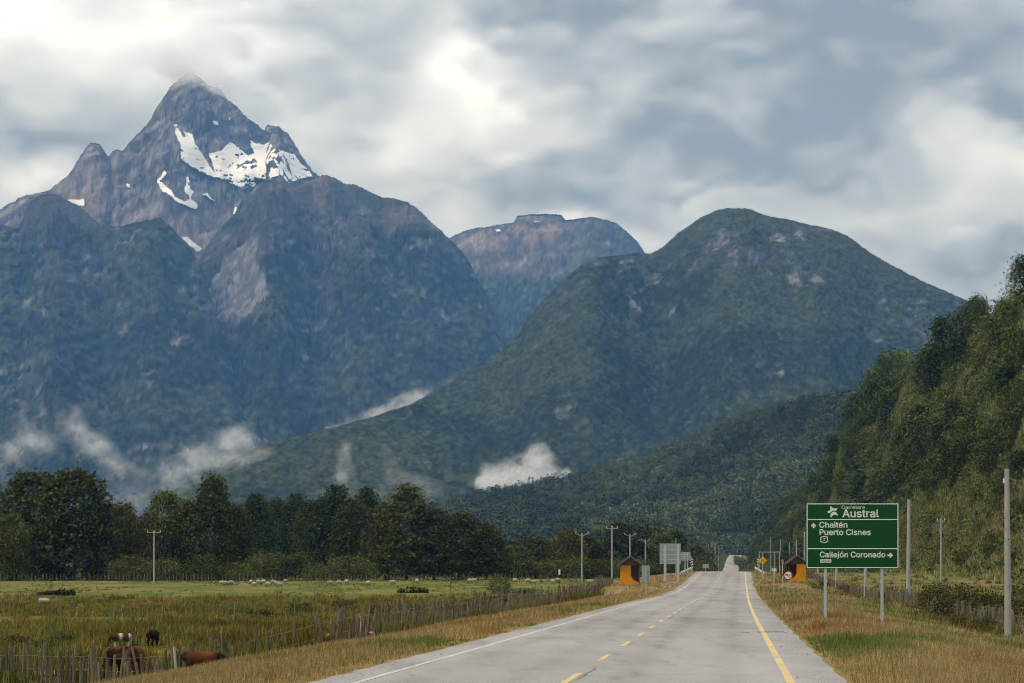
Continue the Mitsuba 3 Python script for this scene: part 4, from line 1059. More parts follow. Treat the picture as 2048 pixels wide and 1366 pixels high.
def fence(name, label, pts, spacing, h, wmul=1.0, seed=1, cap=290, hv=0.16, tilt=4.0, wires=2, group=None):
    """A stake fence along the points (pixel column, distance): each stake a part, wires, and what is past the limit as one part."""
    r = rng(seed)
    P = np.array([(ground_at(px, Y)[:2]) for px, Y in pts])
    seg = np.r_[0, np.cumsum(np.linalg.norm(np.diff(P, axis=0), axis=1))]
    if np.ndim(spacing):
        s = np.r_[np.arange(0, spacing[2], spacing[0]), np.arange(spacing[2], seg[-1], spacing[1])]
        n = len(s); s = s + r.uniform(-0.35, 0.35, n) * np.where(s < spacing[2], spacing[0], spacing[1])
    else:
        n = int(seg[-1] / spacing)
        s = (np.arange(n) + r.uniform(-0.3, 0.3, n)) * spacing
    X, Y = np.interp(s, seg, P[:, 0]), np.interp(s, seg, P[:, 1])
    Y = Y + r.normal(0, 0.05, n)
    z = land(X, Y)
    k = thing(name, label, 'fence', group)
    wide = np.where(s < spacing[2], 1.5, 1.0) if np.ndim(spacing) else np.ones(n)
    order = np.argsort(Y)
    rest = []
    for j, i in enumerate(order):
        if r.uniform() < 0.10: continue
        hh = h * (1 + r.uniform(-hv, hv)); ww = wmul * wide[i] * r.uniform(0.7, 1.3)
        m = move(X[i], Y[i], z[i], r.uniform(0, 360), (ww, ww, hh), (r.normal(0, tilt), r.normal(0, tilt)))
        if j < cap:
            part(k, 'stake', {**STK[int(r.integers(5))], 'to_world': m})
        else:
            v, f = stake(400, 1.0, 0.1); M = np.array(m.matrix)
            rest.append((v @ M[:3, :3].T + M[:3, 3], f))
    if rest:
        part(k, 'stake', mikit.ply(joinm(rest), 'mat_post', 50), 'farthest stakes of this fence', 'stuff')
    for w in range(wires):
        zz = z + h * (0.45 + 0.4 * w)
        part(k, 'wire', mikit.ply(tube(np.stack([X, Y, zz], -1), 0.006, 4), 'mat_wire', True))


fence('stake_fence', 'close-set weathered stake fence beside the dry verge, bending away into the pasture', [(-140, 101), (0, 98), (200, 96), (330, 94), (440, 92), (550, 90), (660, 90), (755, 103), (887, 130), (1033, 165), (1136, 200), (1190, 240), (1225, 290)], (0.16, 0.34, 17.5), 1.36, 0.72, 41, 296, 0.34, 6.0)
fence('field_fence', 'long thin row of pale stakes at the foot of the tree row', [(-40, 402), (200, 400), (500, 400), (800, 402), (1000, 405), (1180, 400)], 0.62, 1.35, 1.3, 42, 295, 0.2, 3.0, 1)
fence('meadow_fence', 'grey stake fence along the meadow beside the concrete poles', [(2120, 104), (2040, 112), (1985, 122), (1900, 140), (1830, 165), (1760, 205), (1700, 260), (1640, 340), (1600, 420)], 0.75, 1.1, 1.1, 43, 295, 0.2, 5.0, 2)
MID = [(-4, 1228), (20, 1232), (82, 1232), (118, 1222), (140, 1226), (222, 1239), (244, 1236), (271, 1237), (298, 1239), (325, 1238), (372, 1240), (398, 1236), (418, 1238), (448, 1238), (468, 1242), (500, 1240), (563, 1240), (590, 1238), (628, 1236)]
k = thing('pasture_fence', 'broken line of old stakes standing in the scrub of the pasture', 'fence')
for i, (px, py) in enumerate(MID):
    X, Y, z = ground_under(px, py, 100, 400)
    part(k, 'stake', {**STK[i % 5], 'to_world': move(X, Y, z, 40 * i, (1.3, 1.3, 1.35 + 0.25 * math.sin(i * 2.3)), (4 * math.sin(i), 5 * math.cos(2 * i)))})
FRONT = [(570, 1180, 1205), (680, 1163, 1186), (830, 1166, 1186)]
for (px, top, py), lab in zip([(826, 1166, 1186), (900, 1158, 1190), (629, 1172, 1188)], ('short grey stake in front of the brush heap on the pasture', 'slender pale stake alone on the bright pasture', 'pale stake standing alone among the grazing sheep')):
    X, Y, z = ground_under(px, py, 100, 400)
    kk = thing('lone_stake', lab, 'post')
    scene[kk] = {**STK[2], 'to_world': move(X, Y, z, 10, (1.4, 1.4, (py - top) * Y / F), (2, 3))}
# split stakes with pale fresh wood
for i, (px, py, hp, lean, lab) in enumerate([(708, 1256, 22, -4, 'pale split stake with fresh white wood, nearest the reddish stump'), (721, 1250, 24, -6, 'tallest pale split stake in the fence corner'), (731, 1256, 20, -14, 'leaning pale split stake in the fence corner'), (349, 1306, 13, -5, 'pale split stake near the lying brown cow')]):
    X, Y, z = ground_at(px, 99 + 2 * i if i < 3 else 92.5)
    z0 = HC - (py - HZ) / F * Y
    kk = thing('split_stake', lab, 'post', 'pale split stakes')
    scene[kk] = mikit.ply(tri(tube([[0, 0, min(0, z - z0) - 0.3], [0, 0, 0.1], [0.01, 0, hp * Y / F]], [0.05, 0.06, 0.03], 6)), 'mat_pale_wood', 40, )
    scene[kk]['to_world'] = move(X, Y, z0, 0, 1, (0, lean))
scene['mat_pale_wood'] = diffuse((0.40, 0.36, 0.27))
scene['mat_red_wood'] = diffuse((0.11, 0.045, 0.03))
for px, py, hp, wp, lab in ((655, 1284, 36, 11, 'dark reddish stump with a pale broken top standing in the stake fence'), (743, 1275, 18, 14, 'short pinkish broken stump where the fence meets the dry grass')):
    X, Y, z = ground_at(px, 89 if px < 700 else 99)
    kk = thing('stump', lab, 'stump')
    h = hp * Y / F; w = wp * Y / F
    v, f = tube([[0, 0, -0.3], [0.02, 0, 0.2 * h], [-0.03, 0, 0.6 * h], [0.0, 0, 0.82 * h]], np.array([0.55, 0.46, 0.42, 0.5]) * w, 11)
    v = v * (1 + 0.22 * (noise(v * 9, 3) - 0.5))[:, None]
    part(kk, 'trunk', {**mikit.ply((v, f), 'mat_red_wood', 40), 'to_world': move(X, Y, z, 20)})
    v2, f2 = tube([[-0.1 * w, 0, 0.78 * h], [0.1 * w, 0, 0.93 * h], [0.3 * w, 0, 1.02 * h]], np.array([0.46, 0.3, 0.08]) * w, 7)
    part(kk, 'broken_top', {**mikit.ply((v2, f2), diffuse((0.36, 0.24, 0.19)), 40), 'to_world': move(X, Y, z, 20)})

# brush heaps on the pasture
def heap(px, py, wpx, hpx, label, seed, logs=True):
    X, Y, z = ground_under(px, py, 100, 420)
    r = rng(seed)
    k = thing('brush_heap', label, 'brush heap')
    w, h = wpx * Y / F, hpx * Y / F
    if logs:
        for i in range(5):
            x0 = r.uniform(-0.5, 0.0) * w; L = r.uniform(0.35, 0.6) * w
            p = [[x0, r.normal(0, 0.4), r.uniform(0.1, 0.5) * h], [x0 + L * 0.5, r.normal(0, 0.4), r.uniform(0.2, 0.6) * h], [x0 + L, r.normal(0, 0.4), r.uniform(0.05, 0.5) * h]]
            part(k, 'log', {**mikit.ply(tube(p, [0.2, 0.17, 0.1], 8), diffuse((0.028, 0.02, 0.018)), True), 'to_world': move(X, Y, z)})
        p = [[0.05 * w, 0, 0.2 * h], [0.10 * w, 0, 0.7 * h], [0.13 * w, 0, 1.25 * h]]
        part(k, 'root', {**mikit.ply(tube(p, [0.3, 0.22, 0.1], 8), diffuse((0.026, 0.018, 0.017)), True), 'to_world': move(X, Y, z)})
    n = 420
    pts = np.stack([r.uniform(0.0 if logs else -0.5, 0.5, n) * w, r.normal(0, 0.35, n), np.abs(r.normal(0, 0.42, n)) * h], -1)
    v, f = leaf_quads(pts, np.full(n, 0.36), r, 0.2)
    c = (np.array([0.030, 0.034, 0.014]) * r.uniform(0.5, 1.5, (n, 1))).repeat(4, 0)
    part(k, 'twigs', {**mikit.ply((v, f), 'mat_leaf', False, color=c), 'to_world': move(X, Y, z)}, None, 'stuff')


heap(110, 1191, 80, 12, 'dark fallen logs and brush beside the pale sheep in the pasture', 61)
heap(826, 1186, 62, 13, 'low dark brush heap on the bright pasture near the far stakes', 62, False)


# ------------------------------------------------------------------ animals
def hull(*balls):
    return m3.Manifold.batch_hull([m3.Manifold.sphere(r, 14).translate((x, y, z)) for x, y, z, r in balls])


def beast(chains, edge=0.05, rounds=6):
    b = None
    for ch in chains:
        for p, q in zip(ch[:-1], ch[1:]):
            h = hull(p, q); b = h if b is None else b + h
    mm = b.refine_to_length(edge).to_mesh()
    t = trimesh.Trimesh(mm.vert_properties[:, :3], mm.tri_verts, process=True)
    trimesh.smoothing.filter_taubin(t, iterations=rounds)
    return np.asarray(t.vertices), np.asarray(t.faces)


def cow_mesh(head):
    ch = [[(-0.72, 0, 1.06, 0.27), (-0.35, 0, 1.02, 0.33), (0.1, 0, 0.98, 0.36), (0.5, 0, 1.0, 0.33), (0.74, 0, 1.05, 0.22)]]
    for s in (-1, 1):
        ch.append([(0.52, s * 0.16, 0.85, 0.15), (0.52, s * 0.17, 0.62, 0.09), (0.50, s * 0.17, 0.36, 0.062), (0.50, s * 0.17, 0.12, 0.05), (0.53, s * 0.17, 0.04, 0.055)])
        ch.append([(-0.66, s * 0.16, 0.98, 0.2), (-0.52, s * 0.18, 0.72, 0.13), (-0.74, s * 0.17, 0.46, 0.07), (-0.68, s * 0.17, 0.12, 0.052), (-0.65, s * 0.17, 0.04, 0.056)])
    ch.append([(-0.95, 0, 1.2, 0.04), (-1.02, 0, 0.95, 0.03), (-1.0, 0, 0.55, 0.045)])
    nb, hd = (0.72, 0, 1.12, 0.2), head
    ch.append([nb, *hd[:-1]]); ch.append([hd[-2], hd[-1]])
    x, y, z, rr = hd[-2]
    for s in (-1, 1):
        ch.append([(x - 0.04, y + s * 0.08, z + 0.09, 0.045), (x - 0.08, y + s * 0.24, z + 0.10, 0.03)])
    return beast(ch)


GRAZE = [(1.0, 0, 0.82, 0.15), (1.16, 0.0, 0.48, 0.125), (1.30, 0.0, 0.16, 0.085)]
LOW = [(1.02, 0, 1.06, 0.17), (1.27, 0.02, 0.94, 0.15), (1.56, 0.02, 0.76, 0.10)]
COW_G, COW_L = cow_mesh(GRAZE), cow_mesh(LOW)


def colour_cow(v, kind):
    n = fbm(v * 2.4 + 3.1, 3, 5); g = (0.75 + 0.5 * noise(v * 22, 6))[:, None]
    brown, dark, white = np.array([0.085, 0.034, 0.014]), np.array([0.016, 0.012, 0.011]), np.array([0.52, 0.47, 0.38])
    if kind == 'brown':
        c = mixc(brown, dark, sstep(0.45, 0.62, n)); c = mixc(c, dark, sstep(0.5, 0.2, v[:, 2]) * 0.7)
    elif kind == 'tan':
        c = mixc(np.array([0.115, 0.050, 0.020]), brown * 0.9, sstep(0.42, 0.6, n)); c = mixc(c, brown * 0.35, sstep(0.86, 0.66, v[:, 2]) * 0.7); c = mixc(c, dark, np.maximum(sstep(0.70, 0.95, v[:, 0]), 0.8 * sstep(-0.5, -0.75, v[:, 0])))
    elif kind == 'black':
        c = mixc(dark * 1.1, np.array([0.03, 0.018, 0.018]), sstep(0.4, 0.6, n)); c = mixc(c, white * 0.4, sstep(0.14, 0.08, v[:, 2]))
    else:
        c = mixc(np.array([0.06, 0.028, 0.012]), white, np.maximum(np.maximum(sstep(0.62, 0.5, v[:, 2]), np.exp(-((v[:, 0] - 0.02) / 0.16) ** 2)), sstep(-0.62, -0.8, v[:, 0])))
        c = mixc(c, np.array([0.06, 0.028, 0.012]), sstep(0.9, 1.05, v[:, 0]) * 0.9)
    return np.clip(c * g, 0.004, 0.9)


def cow(px, py, Y, rz, s, mesh, kind, label):
    X, _, z = ground_at(px, Y)
    if py is not None:
        z = min(z, HC - (py - HZ) / F * Y)
    k = thing('cow', label, 'cow')
    scene[k] = {**mikit.ply(mesh, 'mat_vertex', True, color=colour_cow(mesh[0], kind)), 'to_world': move(X, Y, z, rz, s)}


cow(250, None, 98.5, 140, 1.12, COW_G, 'brown', 'dark brown cow seen from behind its fence stakes, near the calf pair')
cow(402, None, 82.0, -6, 0.72, COW_L, 'tan', 'reddish brown cow with a dark head low in the dry grass before the fence')
cow(241, 1296, 137, 200, 0.66, COW_G, 'pied', 'brown and white calf grazing near the dark one')
cow(306, 1292, 137, 84, 0.80, COW_G, 'black', 'nearly black cow seen from behind in the scrub')

SB = beast([[(-0.36, 0, 0.52, 0.20), (0, 0, 0.53, 0.235), (0.32, 0, 0.53, 0.2)], [(0.36, 0, 0.55, 0.13), (0.5, 0, 0.42, 0.09), (0.62, 0, 0.18, 0.065)]] +
           [[(x, s * 0.11, 0.42, 0.085), (x + 0.01, s * 0.11, 0.2, 0.04), (x, s * 0.11, 0.03, 0.036)] for x in (-0.3, 0.3) for s in (-1, 1)] + [[(0.44, 0.06, 0.52, 0.03), (0.42, 0.15, 0.5, 0.02)], [(0.44, -0.06, 0.52, 0.03), (0.42, -0.15, 0.5, 0.02)]], 0.035, 4)
sv_ = SB[0] + (noise(SB[0] * 26, 4)[:, None] - 0.5) * 0.035 * (SB[0][:, 2:3] > 0.34)
scol = np.clip(mixc(np.array([0.36, 0.33, 0.24]), np.array([0.17, 0.15, 0.11]), np.maximum(sstep(0.40, 0.3, sv_[:, 2]), sstep(0.46, 0.55, sv_[:, 0]))) * (0.7 + 0.6 * noise(sv_ * 20, 8))[:, None], 0, 0.9)
SHEEP = mikit.ply((sv_, SB[1]), 'mat_vertex', True, color=scol)
X, Y, z = ground_under(88, 1213, 100, 400)
k = thing('sheep', 'largest pale sheep, standing in front of the dark fallen logs', 'sheep')
scene[k] = {**SHEEP, 'to_world': move(X, Y, z, 172, 1.25)}
FLOCK = [(444, 1170), (452, 1171), (462, 1170), (502, 1168), (508, 1172), (517, 1169), (527, 1168), (536, 1173), (546, 1169), (553, 1172), (560, 1174), (571, 1166), (660, 1170), (678, 1169), (693, 1168), (737, 1170), (785, 1169), (834, 1167), (940, 1165), (948, 1165), (1030, 1165), (1056, 1166), (1068, 1168), (1106, 1167), (1116, 1164), (1180, 1168)]
SN = ['close to the crossarm pole side', 'in the pasture']
r = rng(9)
for i, (px, py) in enumerate(FLOCK):
    X, Y, z = ground_under(px, py + 3, 250, 398); z += 0.08
    k = thing('sheep', f'small pale sheep grazing before the far stakes, {ordinal(i)} of the flock counted from the logs', 'sheep', 'flock of sheep on the far pasture')
    scene[k] = {**SHEEP, 'to_world': move(X, Y, z, r.choice([0, 180]) + r.uniform(-65, 65), (0.88, 0.95, 1.05 + 0.15 * r.uniform()))}


# ------------------------------------------------------------------ poles
def pole_mesh(h, r0, r1):
    z = np.array([-1.0, 0, h * 0.33, h * 0.66, h])
    return tube(np.stack([0 * z, 0 * z, z], -1), np.interp(z, [0, h], [r0, r1]), 12)


def crossarm(k, m, h, half, kind):
    if kind == 'tee':
        part(k, 'crossarm', {**mikit.ply(boxm(-half, half, -0.06, 0.06, h - 0.22, h - 0.08), 'mat_concrete'), 'to_world': m})
        xs = (-half * 0.92, 0.0, half * 0.92)
    else:
        part(k, 'crossarm', {**mikit.ply(joinm([tube([[0, 0, h - 0.55], [-half, 0, h - 0.05]], 0.05, 6), tube([[0, 0, h - 0.55], [half, 0, h - 0.05]], 0.05, 6)]), 'mat_steel', 40), 'to_world': m})
        xs = (-half, half)
    for x in xs:
        zz = h - 0.08 if kind == 'tee' else h - 0.04
        part(k, 'insulator', {**mikit.ply(tube([[x, 0, zz], [x, 0, zz + 0.1], [x, 0, zz + 0.14], [x, 0, zz + 0.3]], [0.03, 0.09, 0.06, 0.08], 8), 'mat_porcelain', 40), 'to_world': m})


TOPS = {}


def pole(px, top, base, Y, r0, r1, label, arm=None, half=1.0, name='utility_pole', mat='mat_concrete', lean=0, group=None, bolts=0):
    X, _, z = ground_at(px, Y)
    h = HC - (top - HZ) / F * Y - z
    k = thing(name, label, 'pole', group)
    m = move(X, Y, z, 5, 1, (0, lean))
    part(k, 'shaft', {**mikit.ply(pole_mesh(h, r0, r1), mat, 40), 'to_world': m})
    if arm: crossarm(k, m, h, half, arm)
    for b in range(bolts):
        zb = h * (0.30 + 0.28 * b)
        part(k, 'bolt', {**mikit.ply(tube([[0, -0.24, zb], [0, 0.24, zb]], 0.02, 6), 'mat_black'), 'to_world': m})
    TOPS[k] = (X, Y, z + h)
    return k


GP = 'concrete poles along the meadow verge'
p1 = pole(2016, 938, 1280, 108, 0.175, 0.115, 'nearest thick concrete pole on the verge, closest to the frame edge', bolts=2, group=GP, lean=-0.4)
p2 = pole(1816, 999, 1210, 175, 0.18, 0.115, 'second concrete pole just beyond the green sign edge', bolts=1, group=GP, lean=0.5)
p3 = pole(1731, 1050, 1204, 229, 0.19, 0.13, 'concrete pole whose shaft shows under the middle of the green sign', group=GP)
p4 = pole(1673, 1058, 1184, 292, 0.19, 0.13, 'concrete pole half hidden by the green sign, beside its near post', group=GP)
p5 = pole(1636, 1062, 1165, 352, 0.19, 0.13, 'concrete pole behind the green sign near its road-side edge', group=GP)
for px, top, Y, lab in ((1609, 1064, 419, 'pale pole touching the road-side edge of the green sign'), (1593, 1080, 470, 'thin pole rising behind the peak of the shelter roof'), (1579, 1085, 527, 'thin pole crossing the shelter roof slope'), (1561, 1079, 600, 'thin pole just clear of the shelter roof'), (1541, 1073, 700, 'thinnest pole, by the yellow diamond sign')):
    pole(px, top, 1150, Y, 0.16, 0.12, lab, group=GP)
pole(1882, 1040, 1158, 350, 0.17, 0.12, 'thin pole with a small crossarm at the foot of the hillside', 'tee', 0.6)
pole(308, 1063, 1160, 385, 0.17, 0.11, 'slim pole with a level crossarm standing before the tree row', 'tee', 1.15)
pole(1164, 1066, 1160, 400, 0.16, 0.12, 'pole with two arms spread like a letter Y', 'vee', 1.1)
pole(1224, 1055, 1157, 394, 0.17, 0.12, 'tallest pole beside the orange shelter, with a crossarm', 'tee', 1.0)
pole(1260, 1068, 1155, 480, 0.2, 0.15, 'pole with a crossarm rising behind the orange shelter roof', 'vee', 1.1)
pole(1291, 1079, 1154, 560, 0.2, 0.16, 'pole with short arms rising behind the grey back of a small sign', 'vee', 1.0)
pole(1352, 1076, 1152, 330, 0.06, 0.04, 'very thin metal mast in front of the large grey sign back', name='mast', mat='mat_steel')
pole(1119, 1150, 1166, 385, 0.14, 0.13, 'short black stub post with a white top at the pasture edge', name='marker_post', mat='mat_black')
kk = 'marker_post'
X, Y, z = TOPS[kk]
part(kk, 'white_top', mikit.ply(tube([[X, Y, z], [X, Y, z + 0.95]], 0.16, 10), 'mat_white', 40), 'white upper half')
BT = ['first', 'second', 'third', 'fourth', 'fifth', 'sixth', 'seventh', 'eighth']
for i, (px, top) in enumerate([(1402, 1089), (1408, 1092), (1412, 1086), (1418, 1088), (1424, 1084), (1428, 1087), (1432, 1086), (1437, 1090)]):
    pole(px, top, 1120, 640 + 6 * i, 0.17, 0.09, f'bare pale trunk beyond the road crest, {BT[i]} of eight from the sign backs', name='bare_trunk', mat='mat_dead_wood', lean=(i % 3 - 1) * 0.8, group='bare pale trunks beyond the crest')
for q in [q for q in labels if q.startswith('bare_trunk') and '__' not in q]: labels[q]['category'] = 'tree trunk'


def wire(a, b, sag, label, r=0.012):
    a, b = np.array(a), np.array(b); t = np.linspace(0, 1, 24)[:, None]
    p = a + (b - a) * t; p[:, 2] -= sag * 4 * t[:, 0] * (1 - t[:, 0])
    k = thing('power_line', label, 'power line')
    scene[k] = mikit.ply(tube(p, r, 5), 'mat_wire', True)


w2 = np.array(TOPS[p2]) - [0, 0, 0.9]
arm_pole = [k for k in TOPS if labels[k]['label'].startswith('thin pole with a small crossarm')][0]
wire(w2, np.array(TOPS[arm_pole]) - [0, 0, 0.1], 1.2, 'slack wire from the second concrete pole to the pole at the hill foot', 0.02)
w1 = np.array(TOPS[p1]) - [0, 0, 0.6]
wire(w1, w1 + [16, 22, -0.3], 0.9, 'wire leaving the nearest concrete pole away from the road', 0.014)
wire(w1 + [0, 0, 0.15], w1 + [17, 20, 0.6], 0.6, 'upper wire leaving the nearest concrete pole away from the road', 0.014)
part(p1, 'bracket', mikit.ply(boxm(w1[0] - 0.22, w1[0] - 0.08, w1[1] - 0.06, w1[1] + 0.06, w1[2] - 0.05, w1[2] + 0.16), 'mat_porcelain'))


# ------------------------------------------------------------------ road signs
def facing(shape_fn):
    return shape_fn


def extr(poly, d=0.003):
    gs = list(getattr(poly, 'geoms', [poly]))
    ms = [trimesh.creation.extrude_polygon(g, d, engine='earcut') for g in gs]
    return joinm([V(m) for m in ms])


def upright(m, y, off=0.0):
    """From the drawing plane (x across, y up, thickness towards the viewer) to an upright sheet whose face looks down the road towards the traffic."""
    v = m[0]
    return np.stack([v[:, 0], y - off - v[:, 2], v[:, 1]], -1), m[1]


SY = 88.0
S = F / SY
sxm = lambda zx: (1580 + zx / 7.588 - CX) / S
szm = lambda zy: HC - (980 + zy / 7.588 - HZ) / S
k = thing('road_sign', 'big green direction sign with white lettering on two steel posts', 'road sign')
x0, x1, z0, z1 = sxm(247), sxm(1648), szm(1188), szm(198)
panel = sbox(x0, z0, x1, z1).buffer(-0.05).buffer(0.05)
part(k, 'panel', mikit.ply(upright(extr(panel, 0.03), SY), 'mat_green', 30))
bw = 0.036
border = panel.buffer(-0.012).difference(panel.buffer(-0.012 - bw))
part(k, 'border', mikit.ply(upright(extr(border, 0.003), SY, 0.0305), 'mat_white'))
for i, zy in enumerate((448, 889)):
    part(k, 'divider', mikit.ply(upright(extr(sbox(x0 + 0.05, szm(zy) - 0.02, x1 - 0.05, szm(zy) + 0.02), 0.003), SY, 0.0305), 'mat_white'))


def lettering(text, xa, xb, zt, zb, name, mat='mat_white', bold=True, off=0.0305):
    t = meshkit.text_mesh(text, 1.0, 0.003, bold)
    v = np.asarray(t.vertices).copy()
    w = v[:, 0].max() - v[:, 0].min()
    v[:, 0] = (v[:, 0] - v[:, 0].min()) / w * (xb - xa) + xa
    v[:, 1] = v[:, 1] * (zt - zb) + zb
    part(k, name, mikit.ply(upright((v, t.faces), SY, off), mat))


lettering('Carretera', sxm(783), sxm(1132), szm(236), szm(290), 'lettering', bold=False)
lettering('Austral', sxm(792), sxm(1348), szm(298), szm(410), 'lettering')
lettering('Chaitén', sxm(442), sxm(870), szm(486), szm(570), 'lettering')
lettering('Puerto Cisnes', sxm(446), sxm(1224), szm(598), szm(682), 'lettering')
lettering('Callejón Coronado', sxm(450), sxm(1445), szm(938), szm(1020), 'lettering')
d2 = lambda pts: Polygon([(sxm(a), szm(b)) for a, b in pts])
part(k, 'arrow', mikit.ply(upright(extr(d2([(356, 497), (396, 543), (388, 556), (370, 548), (370, 578), (344, 578), (344, 548), (324, 556), (314, 543)]), 0.003), SY, 0.0305), 'mat_white'))
part(k, 'arrow', mikit.ply(upright(extr(d2([(1562, 990), (1522, 1030), (1508, 1022), (1516, 1004), (1476, 1004), (1476, 976), (1516, 976), (1508, 958), (1522, 950)]), 0.003), SY, 0.0305), 'mat_white'))
lz = lambda pts: Polygon([((1640 + a / 30.35 - CX) / S, HC - (1000 + b / 30.35 - HZ) / S) for a, b in pts])
star = union_all([lz([(645, 370), (690, 410), (770, 480), (870, 510), (960, 505), (1040, 480), (1040, 560), (980, 640), (870, 660), (780, 640), (690, 710), (600, 800), (520, 800), (430, 720), (540, 640), (640, 600), (610, 530), (600, 450)]),
                  lz([(735, 740), (830, 710), (960, 720), (1000, 790), (1070, 890), (1050, 950), (960, 910), (850, 890), (760, 950), (710, 1030), (640, 1050), (600, 960), (650, 850)])])
part(k, 'star_emblem', mikit.ply(upright(extr(star.buffer(0.012).buffer(-0.012), 0.003), SY, 0.0305), 'mat_white'))
sh = d2([(462, 716), (490, 706), (518, 702), (546, 706), (572, 714), (568, 740), (576, 770), (570, 786), (545, 796), (518, 804), (490, 796), (464, 786), (458, 768), (466, 742)]).buffer(0.012).buffer(-0.012)
part(k, 'route_shield', mikit.ply(upright(extr(sh.buffer(0.008).difference(sh.buffer(-0.024)), 0.003), SY, 0.0305), 'mat_white'))
lettering('7', sxm(500), sxm(534), szm(728), szm(776), 'route_number')
scene['mat_plate'] = plastic((0.5, 0.5, 0.40), 0.5)
scene['mat_plate_text'] = plastic((0.24, 0.17, 0.13), 0.5)
part(k, 'route_plate', mikit.ply(upright(extr(sbox(sxm(455), szm(1106), sxm(626), szm(1048)), 0.003), SY, 0.0305), 'mat_plate'))
lettering('ECAM1', sxm(476), sxm(614), szm(1062), szm(1092), 'plate_lettering', 'mat_plate_text', True, 0.034)
for px in (1651, 1764.5):
    X = (px - CX) / S
    part(k, 'post', mikit.ply(boxm(X - 0.05, X + 0.05, SY + 0.004, SY + 0.09, float(land(X, SY)) - 0.5, z1 - 0.1), 'mat_steel', 30))
for zz in (z0 + 0.35, (z0 + z1) / 2, z1 - 0.35):
    part(k, 'rail', mikit.ply(boxm(x0 + 0.1, x1 - 0.1, SY + 0.09, SY + 0.13, zz - 0.03, zz + 0.03), 'mat_steel', 30))


def sign_back(px0, px1, py0, py1, Y, posts, label, ribs=True, name='sign_back', pr=0.06):
    """The back of a road sign that faces the other way, on its posts."""
    k = thing(name, label, 'road sign')
    s = F / Y
    xa, xb, za, zb = (px0 - CX) / s, (px1 - CX) / s, HC - (py1 - HZ) / s, HC - (py0 - HZ) / s
    part(k, 'panel', mikit.ply(upright(extr(sbox(xa, za, xb, zb), 0.04), Y), 'mat_panel_back', 30))
    if ribs:
        for q in (0.2, 0.45, 0.7):
            part(k, 'rail', mikit.ply(boxm(xa + 0.06, xb - 0.06, Y - 0.09, Y - 0.043, za + q * (zb - za), za + q * (zb - za) + 0.08), 'mat_steel', 30))
    for p in posts:
        X = (p - CX) / s
        part(k, 'post', mikit.ply(boxm(X - pr, X + pr, Y - 0.2, Y - 0.095, float(land(X, Y)) - 0.4, zb - 0.15), 'mat_steel', 30))


sign_back(1319.5, 1362, 1087, 1128, 300, (1330, 1356), 'large grey back of a road sign on two posts near the crest', pr=0.16)
sign_back(1361, 1381, 1104, 1121, 350, (1370, 1375), 'smaller grey sign back overlapping the large one near the crest', pr=0.07)
sign_back(1283.5, 1299.5, 1131, 1163, 196, (1291.5,), 'upright narrow grey sign back beside the orange shelter', False, pr=0.035)
sign_back(1405, 1418, 1128, 1136, 440, (1411.5,), 'tiny pale sign back beyond the crest', False, pr=0.05)

# warning diamond, no-horn sign, small plates
def post_sign(px, base_y, top_y, Y, name, label, cat='road sign', pr=0.035):
    k = thing(name, label, cat)
    s = F / Y; X = (px - CX) / s
    part(k, 'post', mikit.ply(boxm(X - pr, X + pr, Y + 0.002, Y + 0.05, float(land(X, Y)) - 0.4, HC - (top_y - HZ) / s), 'mat_steel', 30))
    return k, X, s


k, X, s = post_sign(1525.5, 1153, 1106, 320, 'warning_sign', 'yellow diamond warning sign with black bars on a thin post', pr=0.06)
zc, hd = HC - (1121 - HZ) / s, 7.6 / s
part(k, 'panel', mikit.ply(upright(extr(Polygon([(X, zc + hd), (X + hd, zc), (X, zc - hd), (X - hd, zc)]).buffer(0.04), 0.02), 320), 'mat_yellow', 30))
part(k, 'symbol', mikit.ply(upright(extr(union_all([sbox(X - 0.16, zc - 0.2, X - 0.08, zc + 0.2), sbox(X + 0.08, zc - 0.2, X + 0.16, zc + 0.2)]), 0.003), 320, 0.021), 'mat_black'))

SQ = 232.0
k, X, s = post_sign(1576.2, 1180, 1142, SQ, 'no_horn_sign', 'round white prohibition sign with a dark red ring and a slashed black horn', pr=0.04)
zc, R = HC - (1150.7 - HZ) / s, 9.2 / s
from shapely.geometry import Point, LineString
disc = Point(X, zc).buffer(R, 24)
part(k, 'panel', mikit.ply(upright(extr(disc, 0.015), SQ), 'mat_white', 30))
part(k, 'ring', mikit.ply(upright(extr(disc.buffer(0.01).difference(Point(X, zc).buffer(R * 0.8, 24)), 0.004), SQ, 0.0155), 'mat_red'))
e = lambda pts, w: LineString([(X + a * R, zc + b * R) for a, b in pts]).buffer(w * R, cap_style=2)
horn = union_all([e([(-0.55, 0.06), (0.72, 0.06)], 0.07), e([(-0.6, 0.0), (-0.4, 0.18), (-0.1, 0.02)], 0.12), Polygon([(X + 0.3 * R, zc + 0.1 * R), (X + 0.76 * R, zc + 0.22 * R), (X + 0.76 * R, zc - 0.1 * R)])])
part(k, 'symbol', mikit.ply(upright(extr(horn, 0.004), SQ, 0.0155), 'mat_black'))
part(k, 'slash', mikit.ply(upright(extr(e([(-0.62, 0.5), (0.52, -0.56)], 0.07), 0.004), SQ, 0.0205), 'mat_red'))

